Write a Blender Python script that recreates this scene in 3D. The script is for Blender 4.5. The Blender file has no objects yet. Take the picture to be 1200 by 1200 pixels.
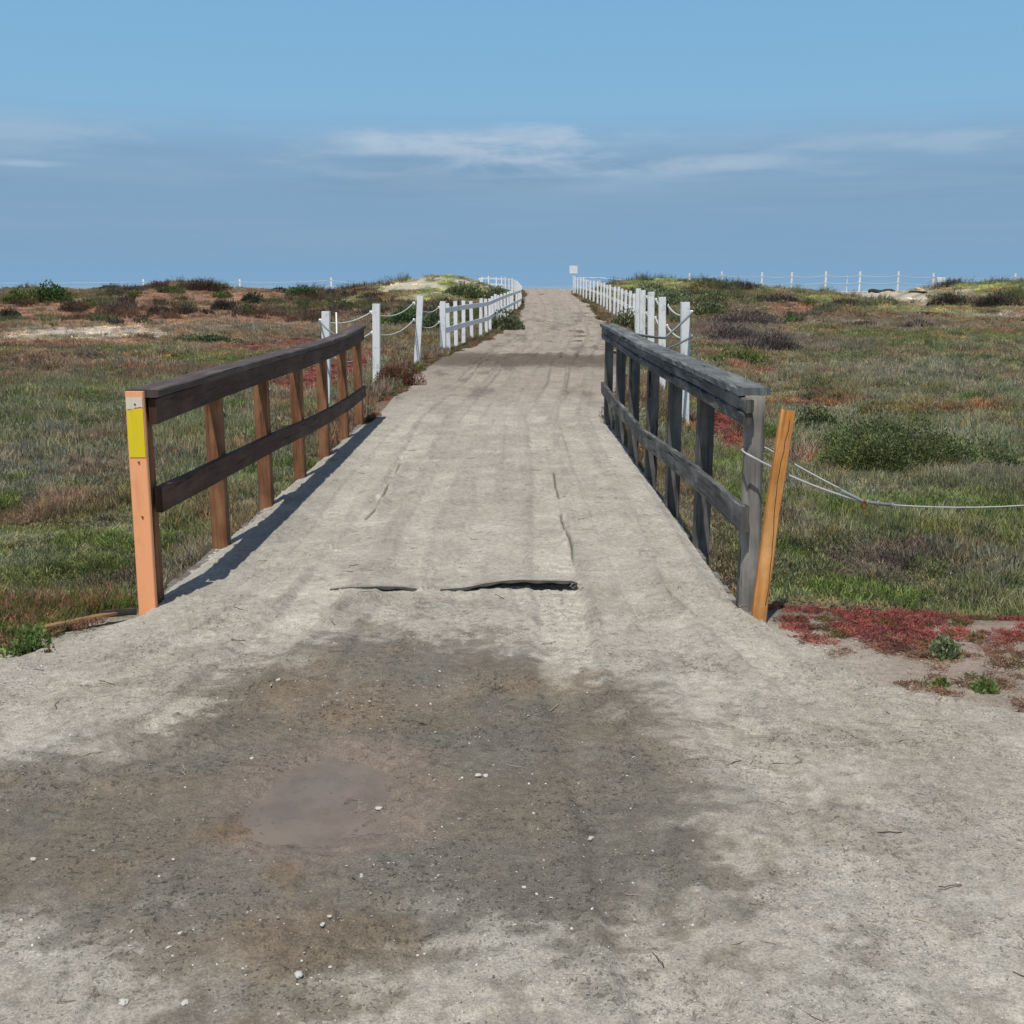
import bpy, math, random
import numpy as np
from mathutils import Vector, Matrix
random.seed(7); rng = np.random.default_rng(11)
S = bpy.context.scene; COL = S.collection
R = math.radians

# ------------------------------------------------------------------ camera, sky, sun, exposure
FPX = 1246.0; PITCH = 12.05; EYE = 1.6; YAW = 4/1246
cd = bpy.data.cameras.new('camera'); cam = bpy.data.objects.new('camera', cd); COL.objects.link(cam)
cd.sensor_width = 36; cd.lens = 36*FPX/1200; cd.clip_start = .05; cd.clip_end = 6000
cam.location = (0, 0, EYE); cam.rotation_euler = (R(90-PITCH), 0, -YAW); S.camera = cam
S.render.resolution_x = S.render.resolution_y = 1024
S.view_settings.view_transform = 'Standard'; S.view_settings.look = 'None'
S.view_settings.exposure = 0; S.view_settings.gamma = 1; S.view_settings.use_curve_mapping = False
SUNV = Vector((-.145, -.40, 1)).normalized()          # towards the sun
sun_el = math.asin(SUNV.z); sun_az = math.atan2(SUNV.x, SUNV.y)
sl = bpy.data.lights.new('sun', 'SUN'); sl.energy = 4.0; sl.angle = R(.53); sl.color = (1, .955, .88)
so = bpy.data.objects.new('sun', sl); COL.objects.link(so); so.rotation_euler = SUNV.to_track_quat('Z', 'Y').to_euler()
so.location = (-8, -10, 30)

class NT:
    def __init__(s, tree): s.t = tree; s.n = tree.nodes; s.l = tree.links
    def add(s, typ, **kw):
        n = s.n.new(typ)
        for k, v in kw.items():
            if k == 'inp':
                for a, b in v.items():
                    if isinstance(b, bpy.types.NodeSocket): s.l.new(b, n.inputs[a])
                    else: n.inputs[a].default_value = b
            else: setattr(n, k, v)
        return n
    def math(s, op, a, b=0., clamp=False): return s.add('ShaderNodeMath', operation=op, use_clamp=clamp, inp={0: a, 1: b}).outputs[0]
    def mix(s, f, a, b, mode='MIX'):
        n = s.add('ShaderNodeMix', data_type='RGBA', blend_type=mode)
        for i, v in ((0, f), (6, a), (7, b)):
            if isinstance(v, bpy.types.NodeSocket): s.l.new(v, n.inputs[i])
            else: n.inputs[i].default_value = v if i == 0 else (*v[:3], 1)
        return n.outputs[2]
    def rng(s, v, a, b, c=0., d=1., smooth=True):
        return s.add('ShaderNodeMapRange', interpolation_type='SMOOTHSTEP' if smooth else 'LINEAR', inp={0: v, 1: a, 2: b, 3: c, 4: d}).outputs[0]
    def noise(s, vec, scale, detail=4, rough=.55, dist=0.):
        n = s.add('ShaderNodeTexNoise', inp={'Vector': vec, 'Scale': scale, 'Detail': detail, 'Roughness': rough, 'Distortion': dist})
        return n.outputs[0]
    def scale(s, vec, v, off=(0, 0, 0)): return s.add('ShaderNodeMapping', inp={0: vec, 1: off, 3: v}).outputs[0]

w = bpy.data.worlds.new('World'); S.world = w; w.use_nodes = True; w.node_tree.nodes.clear(); T = NT(w.node_tree)
sky = T.add('ShaderNodeTexSky', sky_type='NISHITA', sun_disc=False, sun_elevation=sun_el, sun_rotation=sun_az, air_density=1., dust_density=1., ozone_density=1.5)
bg1 = T.add('ShaderNodeBackground', inp={0: sky.outputs[0], 1: .075})
gen = T.add('ShaderNodeTexCoord').outputs['Generated']
sep = T.add('ShaderNodeSeparateXYZ', inp={0: gen}); z = sep.outputs[2]
ramp = T.add('ShaderNodeValToRGB', inp={0: T.rng(z, 0, .3, 0, 1, False)})
cr = ramp.color_ramp; cr.elements.remove(cr.elements[0])
stops = [(0, (.215, .385, .590)), (.10, (.212, .366, .540)), (.28, (.216, .366, .538)), (.38, (.228, .386, .565)), (.43, (.238, .418, .612)), (.50, (.235, .458, .675)), (.79, (.205, .430, .675)), (1, (.190, .40, .67))]
cr.elements[0].position = 0; cr.elements[0].color = (*stops[0][1], 1)
for p, c in stops[1:]: e = cr.elements.new(p); e.color = (*c, 1)
# marine layer round the horizon: soft wispy top edge, faint streaks inside it
def warp(sc, off, zs): return T.scale(gen, (1, 1, zs), off)
n1 = T.noise(warp(1, (2.7, 0, 0), 7), 4.2, 8, .58, .25); n2 = T.noise(warp(1, (6.4, 2.2, 0), 5), 1.7, 3, .5)
band = T.math('MULTIPLY', T.rng(z, .074, .098), T.rng(z, .150, .115))
wisp = T.math('MULTIPLY', T.math('MULTIPLY', T.rng(n1, .42, .66), band), T.rng(n2, .47, .60))
c1 = T.mix(T.math('MULTIPLY', wisp, .35), ramp.outputs[0], (.50, .60, .70))
n3 = T.noise(warp(1, (12.1, 1, 3), 13), 3.1, 6, .55, .2)
dark = T.math('MULTIPLY', T.math('MULTIPLY', T.rng(n3, .47, .63), T.rng(z, .05, .09)), T.rng(z, .14, .10))
c2 = T.mix(T.math('MULTIPLY', dark, .45), c1, (.190, .325, .48))
n4 = T.noise(T.scale(gen, (1, 1, 22), (1, 5, 3)), 2.6, 5, .6, .2)
low = T.math('MULTIPLY', T.rng(n4, .42, .7), T.math('MULTIPLY', T.rng(z, .0, .05), T.rng(z, .14, .08)))
c3 = T.mix(T.math('MULTIPLY', low, .22), c2, (.30, .43, .57))
# one brighter cumulus top lit above the bank, straight out to sea
n5 = T.noise(warp(1, (3.3, 0, 1), 4), 9., 8, .6, .2); n6 = T.noise(warp(1, (8.3, 0, 1), 6), 5., 5, .55)
def cloud(cx, cz, wx, wz, amt, prev):
    dx_ = T.math('DIVIDE', T.math('SUBTRACT', sep.outputs[0], cx), wx); dz_ = T.math('DIVIDE', T.math('SUBTRACT', z, cz), wz)
    d_ = T.math('SQRT', T.math('ADD', T.math('MULTIPLY', dx_, dx_), T.math('MULTIPLY', dz_, dz_)))
    d_ = T.math('ADD', d_, T.math('MULTIPLY', T.math('SUBTRACT', n6, .5), 2.4))
    m_ = T.math('MULTIPLY', T.rng(d_, 1.15, .25), T.rng(n5, .36, .62)); m_ = T.math('MULTIPLY', m_, T.rng(sep.outputs[1], 0, .3))
    return T.mix(T.math('MULTIPLY', m_, amt), prev, (.52, .61, .71))
c3 = cloud(-.03, .122, .23, .017, .62, c3); c3 = cloud(.06, .104, .24, .010, .45, c3); c3 = cloud(.40, .118, .16, .012, .3, c3); c3 = cloud(-.45, .098, .10, .004, .5, c3)
bg2 = T.add('ShaderNodeBackground', inp={0: c3, 1: 1.0})
mx = T.add('ShaderNodeMixShader', inp={0: T.rng(z, .22, .6)})
T.l.new(bg2.outputs[0], mx.inputs[1]); T.l.new(bg1.outputs[0], mx.inputs[2])
T.l.new(mx.outputs[0], T.add('ShaderNodeOutputWorld').inputs[0])
S.cycles.max_bounces = 6; S.cycles.diffuse_bounces = 3; S.cycles.transparent_max_bounces = 6
S.cycles.use_adaptive_sampling = True

# ------------------------------------------------------------------ measuring helpers
_t = R(PITCH); _cy, _sy = math.cos(YAW), math.sin(YAW)
def ray(px, py):
    x = (px-600)/FPX; y = -(py-600)/FPX
    dx, dy, dz = x, math.cos(_t)+y*math.sin(_t), -math.sin(_t)+y*math.cos(_t)
    return (dx*_cy+dy*_sy, -dx*_sy+dy*_cy, dz)
def WY(px, py, Y):
    d = ray(px, py); t = Y/d[1]; return Vector((d[0]*t, Y, EYE+d[2]*t))
def WZ(px, py, z=0.):
    d = ray(px, py); t = (z-EYE)/d[2]; return Vector((d[0]*t, d[1]*t, z))
def sstep(a, b, x):
    t = np.clip((np.asarray(x, float)-a)/(b-a), 0, 1); return t*t*(3-2*t)
def _h(ix, iy, seed):
    n = (ix.astype(np.int64)*374761393+iy.astype(np.int64)*668265263+seed*974634777) & 0xffffffff
    n = ((n ^ (n >> 13))*1274126177) & 0xffffffff
    return ((n ^ (n >> 16)) & 0xffff)/65535.
def vn(x, y, seed=0):
    x = np.asarray(x, float); y = np.asarray(y, float)
    ix = np.floor(x); iy = np.floor(y); fx = x-ix; fy = y-iy
    fx = fx*fx*fx*(fx*(fx*6-15)+10); fy = fy*fy*fy*(fy*(fy*6-15)+10)
    a = _h(ix, iy, seed); b = _h(ix+1, iy, seed); c = _h(ix, iy+1, seed); d = _h(ix+1, iy+1, seed)
    return a+(b-a)*fx+(c-a)*fy+(a-b-c+d)*fx*fy
def fbm(x, y, sc, octv=4, seed=0, g=.5):
    x = np.asarray(x, float)*sc; y = np.asarray(y, float)*sc; s = 0; a = 1; t = 0
    for i in range(octv):
        s = s+a*vn(x, y, seed+i*17); t += a; a *= g; x, y = x*1.6-y*1.2+7.3, x*1.2+y*1.6+3.1
    return s/t

# ------------------------------------------------------------------ the lie of the land
PY = [-8, 1.4, 3.3, 3.75, 4.13, 4.45, 4.75, 5.05, 5.4, 12.8, 18, 22, 26, 30, 35, 47, 60, 75, 90, 115]
PL = [-6, -6, -5.6, -4.4, -2.6, -2.25, -2.1, -1.92, -1.86, -1.73, -1.75, -1.75, -1.35, -.9, -.42, .2, .68, .95, 1.15, 1.2]
PR = [6, 6, 5.2, 2.2, 1.62, 1.5, 1.38, 1.3, 1.17, 1.20, 2.0, 2.4, 2.75, 3.1, 3.5, 4.2, 4.7, 4.75, 5.2, 5.3]
ZY = [-8, 35, 47, 60, 75, 90, 98, 106, 130, 160]; ZZ = [0, 0, .13, .40, .83, 1.28, 1.26, .95, -.5, -1.5]
pathL = lambda Y: np.interp(Y, PY, PL)+(.10+.16*sstep(13, 30, Y))*(fbm(Y, 0*Y, .9, 4, 5)-.5)*np.clip(np.abs(np.asarray(Y)-9)-3.8, .15, 2)
pathR = lambda Y: np.interp(Y, PY, PR)+(.10+.16*sstep(13, 30, Y))*(fbm(Y, 0*Y+9, .9, 4, 6)-.5)*np.clip(np.abs(np.asarray(Y)-9)-3.8, .15, 2)
pathZ = lambda Y: np.interp(Y, ZY, ZZ)
CX = [-900, -300, 0, 50, 100, 170, 230, 290, 350, 400, 440, 480, 520, 545, 560, 580, 600, 640, 680, 700, 720, 760, 800, 860, 900, 950, 970, 1000, 1040, 1060, 1100, 1160, 1200, 1400, 2000]
CYP = [338, 336, 342, 337, 340, 337, 331, 339, 341, 340, 335, 327, 323, 325, 330, 338, 341, 341, 341, 337, 331, 328, 328, 333, 336, 338, 343, 345, 343, 335, 330, 328, 329, 330, 333]
def crestY(X): return 82-9*sstep(8, 20, X)
def ground(X, Y):
    X = np.asarray(X, float); Y = np.asarray(Y, float)
    marsh = -.50+.16*(fbm(X, Y, .22, 4, 3)-.5)+.13*(fbm(X, Y, 1.2, 3, 8)-.5)+.12*sstep(30, 58, Y)
    marsh = marsh-.16*sstep(5.6, 6.2, Y)*(1-sstep(7.0, 8.6, Y))
    bank = 1-sstep(5.2, 6.3, Y+.25*(fbm(X, 0*X, .8, 3, 4)-.5)+.25*sstep(1.2, 4, np.abs(X+.3)))
    flat = -.035-.05*sstep(1.2, 4, np.abs(X+.3))*(fbm(X, Y, .8, 3, 9))
    h = marsh+(flat-marsh)*bank
    yc = crestY(X); cp = np.interp(596+FPX*X/yc, CX, CYP); cz = EYE-(cp-334)*yc/FPX-.12-.16*sstep(9, 16, X)
    cz = cz-.22*np.exp(-((X-25.5)/3.5)**2)+.22*(fbm(X, Y, .16, 3, 33)-.5)+.12*(fbm(X, Y, .5, 3, 34)-.5)
    up = sstep(yc-27, yc, Y); up = .55*up+.45*up*up
    lump = 1.1*(fbm(X, Y, .16, 4, 21)-.5)*sstep(yc-28, yc-12, Y)*(1-sstep(yc-6, yc, Y))*(1-.95*np.exp(-((X-24.5)/5.5)**2))
    h = h+(cz-h)*up+lump
    back = sstep(yc, yc+9, Y); h = h+(1.02-h)*back*(Y > yc)
    h = h+(-2.6-h)*sstep(108, 175, Y)
    # the track's own low embankment beyond the bridge
    l = pathL(Y)-.12; r = pathR(Y)+.12; d = np.maximum(l-X, X-r); wd = .5+.035*np.maximum(Y-12, 0)
    k = (1-sstep(0, 1, np.maximum(d, 0)/wd))*sstep(12.3, 12.9, Y)
    pz = pathZ(Y)-.04
    return h+(pz-h)*k
def G(px, py):
    d = ray(px, py)
    Ys = np.geomspace(1.8, 220, 900); zs = EYE+d[2]/d[1]*Ys; g = ground(d[0]/d[1]*Ys, Ys)
    i = np.argmax(zs <= g) if (zs <= g).any() else 620
    return float(d[0]/d[1]*Ys[i]), float(Ys[i]), float(g[i])
def gz(x, y): return float(ground(np.array([x]), np.array([y]))[0])

# ------------------------------------------------------------------ object helpers
def tag(o, label=None, cat=None, group=None, kind=None):
    if label: o['label'] = label
    if cat: o['category'] = cat
    if group: o['group'] = group
    if kind: o['kind'] = kind
    return o
def empty(name, loc, label, cat, group=None, rz=0):
    o = bpy.data.objects.new(name, None); COL.objects.link(o); o.location = loc; o.rotation_euler.z = rz
    o.empty_display_size = .1
    return tag(o, label, cat, group)
def link(name, me, parent=None):
    o = bpy.data.objects.new(name, me); COL.objects.link(o)
    if parent: o.parent = parent
    return o
class MB:
    def __init__(s): s.v = []; s.f = []; s.uv = []; s.m = []
    def add(s, verts, faces, uvs=None):
        b = len(s.v); s.v += [tuple(p) for p in verts]
        for i, f in enumerate(faces):
            s.f.append([b+k for k in f]); s.uv.append(uvs[i] if uvs else [(0, 0)]*len(f))
    def build(s, name, mat, parent=None, smooth=False, origin=None):
        me = bpy.data.meshes.new(name)
        v = s.v if origin is None else [(a[0]-origin[0], a[1]-origin[1], a[2]-origin[2]) for a in s.v]
        me.from_pydata(v, [], s.f); uvl = me.uv_layers.new(name='UVMap')
        uvl.data.foreach_set('uv', [c for f in s.uv for p in f for c in p])
        me.materials.append(mat)
        if smooth: me.polygons.foreach_set('use_smooth', [True]*len(me.polygons))
        me.update(); return link(name, me, parent)
def resample(pts, step):
    out = [Vector(pts[0])]
    for a, b in zip(pts[:-1], pts[1:]):
        a = Vector(a); b = Vector(b); n = max(1, int(round((b-a).length/step)))
        out += [a.lerp(b, (i+1)/n) for i in range(n)]
    return out
def sweep(mb, pts, sec, side=None, rough=0., seed=0, taper=None):
    """sweep a closed section (list of (s,t)) along pts; s runs along `side`, t along tangent x side"""
    r = random.Random(seed); pts = [Vector(p) for p in pts]; n = len(sec)
    per = [0]
    for i in range(n): per.append(per[-1]+math.dist(sec[i], sec[(i+1) % n]))
    V = []; L = 0; Ls = []
    for i, p in enumerate(pts):
        t = (pts[min(i+1, len(pts)-1)]-pts[max(i-1, 0)]).normalized()
        sd = Vector(side) if side else (Vector((0, 0, 1)) if abs(t.z) < .9 else Vector((1, 0, 0))).cross(t)
        sd = (sd-t*sd.dot(t)).normalized(); up = t.cross(sd)
        if i: L += (p-pts[i-1]).length
        Ls.append(L); k = taper(i/(len(pts)-1)) if taper else 1
        for q, (a, b) in enumerate(sec):
            j = rough*(r.random()-.5)*2
            V.append(p+sd*(a*k+j)+up*(b*k+rough*(r.random()-.5)*2))
    F = []; U = []
    for i in range(len(pts)-1):
        for q in range(n):
            q2 = (q+1) % n; F.append([i*n+q, i*n+q2, (i+1)*n+q2, (i+1)*n+q])
            U.append([(Ls[i], per[q]), (Ls[i], per[q+1]), (Ls[i+1], per[q+1]), (Ls[i+1], per[q])])
    F.append(list(range(n))[::-1]); U.append([(-s_[1]*.2, s_[0]+5) for s_ in sec][::-1])
    e = (len(pts)-1)*n; F.append([e+k for k in range(n)]); U.append([(s_[1]*.2, s_[0]+7) for s_ in sec])
    mb.add(V, F, U)
def rect(a, b, c=.004):   # full width a (side), full height b, chamfer c
    x = a/2; y = b/2
    return [(-x+c, -y), (x-c, -y), (x, -y+c), (x, y-c), (x-c, y), (-x+c, y), (-x, y-c), (-x, -y+c)]
def ring(r, n=8, wob=0, seed=1):
    q = random.Random(seed); return [((r+wob*(q.random()-.5))*math.cos(2*math.pi*i/n), (r+wob*(q.random()-.5))*math.sin(2*math.pi*i/n)) for i in range(n)]
def board(name, pts, w_, h_, mat, parent, step=.25, rough=.0008, seed=0, ch=.004, side=(1, 0, 0)):
    m = MB(); sweep(m, resample(pts, step), rect(w_, h_, ch), side, rough, seed); return m.build(name, mat, parent)
def post(name, base, top, w_, mat, parent, seed=0, d_=None, ch=.004, rough=.0008, side=(1, 0, 0)):
    return board(name, [base, top], w_, d_ or w_, mat, parent, .3, rough, seed, ch, side)

# ------------------------------------------------------------------ materials
def new_mat(name):
    m = bpy.data.materials.new(name); m.use_nodes = True; m.node_tree.nodes.clear(); t = NT(m.node_tree)
    t.out = t.add('ShaderNodeOutputMaterial'); t.b = t.add('ShaderNodeBsdfPrincipled'); t.l.new(t.b.outputs[0], t.out.inputs[0]); return m, t
def setb(t, name, v):
    if isinstance(v, bpy.types.NodeSocket): t.l.new(v, t.b.inputs[name])
    else: t.b.inputs[name].default_value = v
def wood(name, dark, mid, light, rough=.8, crack=.5, along=3., across=70., patch=None, bump=.6):
    m, t = new_mat(name)
    uv = t.add('ShaderNodeUVMap').outputs[0]; rnd = t.add('ShaderNodeObjectInfo').outputs['Random']
    off = t.add('ShaderNodeCombineXYZ', inp={0: t.math('MULTIPLY', rnd, 37.), 1: t.math('MULTIPLY', rnd, 91.)}).outputs[0]
    uv = t.add('ShaderNodeVectorMath', operation='ADD', inp={0: uv, 1: off}).outputs[0]
    g = t.noise(t.scale(uv, (along, across, 1)), 1, 6, .6, .6)
    big = t.noise(t.scale(uv, (1.2, 6, 1)), 1.3, 4, .6)
    c = t.mix(t.rng(g, .33, .68), dark, mid)
    c = t.mix(t.math('MULTIPLY', t.rng(big, .42, .68), .8), c, light)
    obj = t.add('ShaderNodeTexCoord').outputs['Object']
    blotch = t.noise(obj, 5, 5, .6)
    c = t.mix(t.rng(blotch, .35, .7, .0, .45), c, tuple(x*.45 for x in dark))
    ck = t.noise(t.scale(uv, (1.1, across*.45, 1)), 1, 5, .7, .4)
    cr_ = t.math('MULTIPLY', t.rng(ck, .60, .64), crack)
    c = t.mix(cr_, c, tuple(x*.12 for x in dark))
    if patch:
        pn = t.noise(obj, 14, 6, .65); c = t.mix(t.rng(pn, .58, .66, 0, .75), c, patch)
    setb(t, 'Base Color', c); setb(t, 'Roughness', rough); setb(t, 'Specular IOR Level', .25)
    hgt = t.math('SUBTRACT', t.math('MULTIPLY', g, .5), cr_)
    bp = t.add('ShaderNodeBump', inp={'Strength': bump, 'Distance': .008, 'Height': hgt}); setb(t, 'Normal', bp.outputs[0])
    return m
M = {}
M['brown_rail'] = wood('brown_rail', (.045, .020, .013), (.088, .044, .029), (.14, .080, .055), .7, 1.)
M['brown_cap'] = wood('brown_cap', (.07, .050, .043), (.12, .090, .078), (.17, .135, .12), .7, 1.)
M['brown_post'] = wood('brown_post', (.17, .070, .034), (.31, .145, .070), (.40, .20, .10), .75, .5, 2., 50.)
M['grey_rail'] = wood('grey_rail', (.058, .055, .051), (.135, .133, .126), (.26, .25, .235), .85, 1., 2.4, 60.)
M['grey_cap'] = wood('grey_cap', (.09, .10, .10), (.165, .18, .18), (.26, .27, .26), .9, 1., 2.4, 60.)
M['grey_post'] = wood('grey_post', (.15, .14, .125), (.27, .255, .225), (.38, .36, .32), .9, 1., 2., 45.)
M['grey_square'] = wood('grey_square', (.075, .068, .060), (.15, .138, .122), (.23, .215, .19), .9, 1., 2., 45.)
M['plank'] = wood('plank', (.12, .11, .095), (.21, .195, .17), (.30, .28, .24), .95, .8)
M['stake'] = wood('stake', (.42, .16, .035), (.62, .29, .085), (.72, .40, .15), .7, .22, 1.3, 28.)
M['dull_stake'] = wood('dull_stake', (.20, .10, .045), (.33, .19, .095), (.42, .28, .16), .85, .8, 1.5, 35.)
M['drift'] = wood('drift', (.03, .025, .02), (.06, .05, .04), (.1, .085, .07), .9, .8)
def paint(name, col, dirt=(.30, .26, .21), amt=.5, rough=.55, sc=9.):
    m, t = new_mat(name); obj = t.add('ShaderNodeTexCoord').outputs['Object']
    geo = t.add('ShaderNodeNewGeometry').outputs['Position']
    n = t.noise(geo, sc, 6, .65); n2 = t.noise(t.scale(geo, (22, 22, 3)), 1, 4, .6)
    c = t.mix(t.rng(n, .52, .78, 0, amt), col, dirt); c = t.mix(t.rng(n2, .5, .8, 0, amt*.5), c, dirt)
    setb(t, 'Base Color', c); setb(t, 'Roughness', rough); setb(t, 'Specular IOR Level', .3)
    setb(t, 'Normal', t.add('ShaderNodeBump', inp={'Strength': .25, 'Distance': .003, 'Height': n2}).outputs[0]); return m
M['white'] = paint('white_paint', (.86, .86, .84), (.40, .37, .33), .85)
M['salmon'] = paint('salmon_paint', (.95, .42, .20), (.55, .21, .10), .7, .5, 6.)
M['yellow'] = paint('yellow_tape', (.78, .60, .02), (.45, .33, .06), .6, .35, 12.)
M['tape'] = paint('pale_tape', (.72, .64, .50), (.45, .36, .2), .5, .35, 12.)
M['rope'] = paint('rope', (.48, .52, .46), (.35, .36, .32), .6, .8, 30.)
M['oldrope'] = paint('old_rope', (.22, .235, .235), (.12, .12, .12), .6, .8, 30.)
M['cable'] = paint('cable', (.42, .42, .40), (.22, .2, .18), .6, .5, 40.)
M['rust'] = paint('rust', (.20, .06, .03), (.06, .02, .015), .8, .8, 60.)
M['black'] = paint('dark_iron', (.03, .03, .03), (.06, .04, .03), .5, .6, 30.)
M['rubber'] = paint('rubber_edge', (.16, .15, .13), (.32, .29, .25), .9, .8, 20.)
M['shell'] = paint('pale_stone', (.50, .475, .43), (.28, .25, .21), .6, .7, 60.)
M['dry'] = paint('dry_stalk', (.50, .40, .25), (.3, .2, .12), .6, .9, 20.)

def dirt_mat(name, fine=1.):
    m, t = new_mat(name)
    pos = t.add('ShaderNodeNewGeometry').outputs['Position']
    col = t.add('ShaderNodeAttribute', attribute_name='tone').outputs['Color']
    wet = t.add('ShaderNodeAttribute', attribute_name='wet').outputs['Fac']
    a = t.noise(pos, 4.5, 7, .62, .4); b = t.noise(pos, 26, 6, .65); d = t.noise(pos, 130, 4, .7)
    f = t.math('MULTIPLY', t.rng(a, .25, .75, .84, 1.14, False), t.rng(b, .25, .75, .74, 1.26, False))
    f = t.math('MULTIPLY', f, t.rng(d, .25, .75, .55, 1.45, False))
    e_ = t.noise(pos, 9, 7, .74); f = t.math('MULTIPLY', f, t.rng(e_, .54, .66, 1., .74))
    v = t.add('ShaderNodeVectorMath', operation='SCALE', inp={0: col, 'Scale': f}).outputs[0]
    # crumbs: dark crumbs in wet mud, pale and grey grit on dry dirt
    cr1 = t.noise(pos, 52, 6, .78); patchy = t.noise(pos, 2.6, 4, .6)
    crumb = t.math('MULTIPLY', t.rng(cr1, .565, .60), t.rng(patchy, .40, .58))
    v = t.mix(t.math('MULTIPLY', crumb, t.rng(wet, 0, 1, .34, .62, False)), v, (.035, .030, .025))
    gv = t.add('ShaderNodeTexVoronoi', inp={'Vector': pos, 'Scale': 150.*fine, 'Randomness': 1.})
    clus = t.rng(t.noise(pos, 3.3, 5, .65), .50, .64)
    rndc = t.add('ShaderNodeSeparateColor', inp={0: gv.outputs['Color']})
    grit = t.math('MULTIPLY', t.rng(rndc.outputs[0], .80, .86), t.rng(gv.outputs['Distance'], .48, .30))
    grit = t.math('MULTIPLY', grit, clus)
    gcol = t.mix(rndc.outputs[1], (.13, .13, .13), (.46, .44, .40))
    v = t.mix(t.math('MULTIPLY', grit, .5), v, gcol)
    setb(t, 'Base Color', v); setb(t, 'Specular IOR Level', t.rng(wet, 0, 1, .12, .25, False))
    setb(t, 'Roughness', t.rng(wet, .2, 1, .97, .78, False))
    hgt = t.math('ADD', t.math('MULTIPLY', a, 1.2), t.math('ADD', t.math('MULTIPLY', b, .55), t.math('MULTIPLY', d, .30)))
    hgt = t.math('SUBTRACT', hgt, t.math('MULTIPLY', crumb, .30))
    hgt = t.math('ADD', hgt, t.math('MULTIPLY', grit, .08))
    setb(t, 'Normal', t.add('ShaderNodeBump', inp={'Strength': .75, 'Distance': .022, 'Height': hgt}).outputs[0])
    return m
M['dirt'] = dirt_mat('dirt')
def plant_mat(name, inst=True, trans=.30, col=None):
    m, t = new_mat(name)
    if inst: c = t.add('ShaderNodeAttribute', attribute_name='tint', attribute_type='INSTANCER').outputs['Color']
    else: c = t.add('ShaderNodeRGB').outputs[0]; c.default_value = (*col, 1)
    v = t.add('ShaderNodeAttribute', attribute_name='shade').outputs['Color']
    c = t.mix(1., c, v, 'MULTIPLY'); pos = t.add('ShaderNodeNewGeometry').outputs['Position']
    n = t.noise(pos, 6., 4, .6); c = t.mix(1., c, t.mix(t.rng(n, .3, .7), (.72, .74, .78), (1.28, 1.22, 1.1)), 'MULTIPLY')
    setb(t, 'Base Color', c); setb(t, 'Roughness', .8); setb(t, 'Specular IOR Level', .15)
    tr = t.add('ShaderNodeBsdfTranslucent', inp={0: c}); mx_ = t.add('ShaderNodeMixShader', inp={0: trans})
    t.l.new(t.b.outputs[0], mx_.inputs[1]); t.l.new(tr.outputs[0], mx_.inputs[2]); t.l.new(mx_.outputs[0], t.out.inputs[0])
    return m
M['plant'] = plant_mat('marsh_plant')
m, t = new_mat('scattered_stone'); c = t.add('ShaderNodeAttribute', attribute_name='tint', attribute_type='INSTANCER').outputs['Color']
setb(t, 'Base Color', c); setb(t, 'Roughness', .75); setb(t, 'Specular IOR Level', .3); M['stone'] = m
m, t = new_mat('sea_water'); pos = t.add('ShaderNodeNewGeometry').outputs['Position']
setb(t, 'Base Color', (.20, .31, .42, 1)); setb(t, 'Roughness', .35)
setb(t, 'Normal', t.add('ShaderNodeBump', inp={'Strength': .5, 'Distance': .4, 'Height': t.noise(pos, .15, 5)}).outputs[0]); M['sea'] = m
m, t = new_mat('muddy_water'); pos = t.add('ShaderNodeNewGeometry').outputs['Position']
mc_ = t.mix(t.rng(t.noise(pos, 6, 6, .65), .35, .65), (.150, .120, .096), (.190, .153, .123)); mc_ = t.mix(t.rng(t.noise(pos, 60, 4, .7), .60, .68, 0, .6), mc_, (.07, .052, .04)); setb(t, 'Base Color', mc_); setb(t, 'Roughness', t.rng(t.noise(pos, 4, 4), .4, .6, .42, .75))
setb(t, 'Normal', t.add('ShaderNodeBump', inp={'Strength': .25, 'Distance': .004, 'Height': t.noise(pos, 30, 5, .65)}).outputs[0]); M['mud_water'] = m

# ------------------------------------------------------------------ colour of the land (real colours of soil and plants, patch by patch)
C = dict(green=(.090, .118, .036), fresh=(.105, .145, .040), deep=(.045, .075, .022), grey=(.150, .145, .108), graygreen=(.122, .127, .075),
         olive=(.130, .118, .052), brown=(.130, .088, .058), red=(.25, .080, .070), coral=(.27, .125, .095), purple=(.085, .066, .062),
         lime=(.205, .245, .095), sage=(.19, .205, .125), salt=(.46, .42, .36), sand=(.46, .42, .34), rust=(.20, .10, .045), soil=(.16, .135, .11), redsoil=(.27, .16, .11))
C = {k: np.array(v) for k, v in C.items()}
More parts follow.
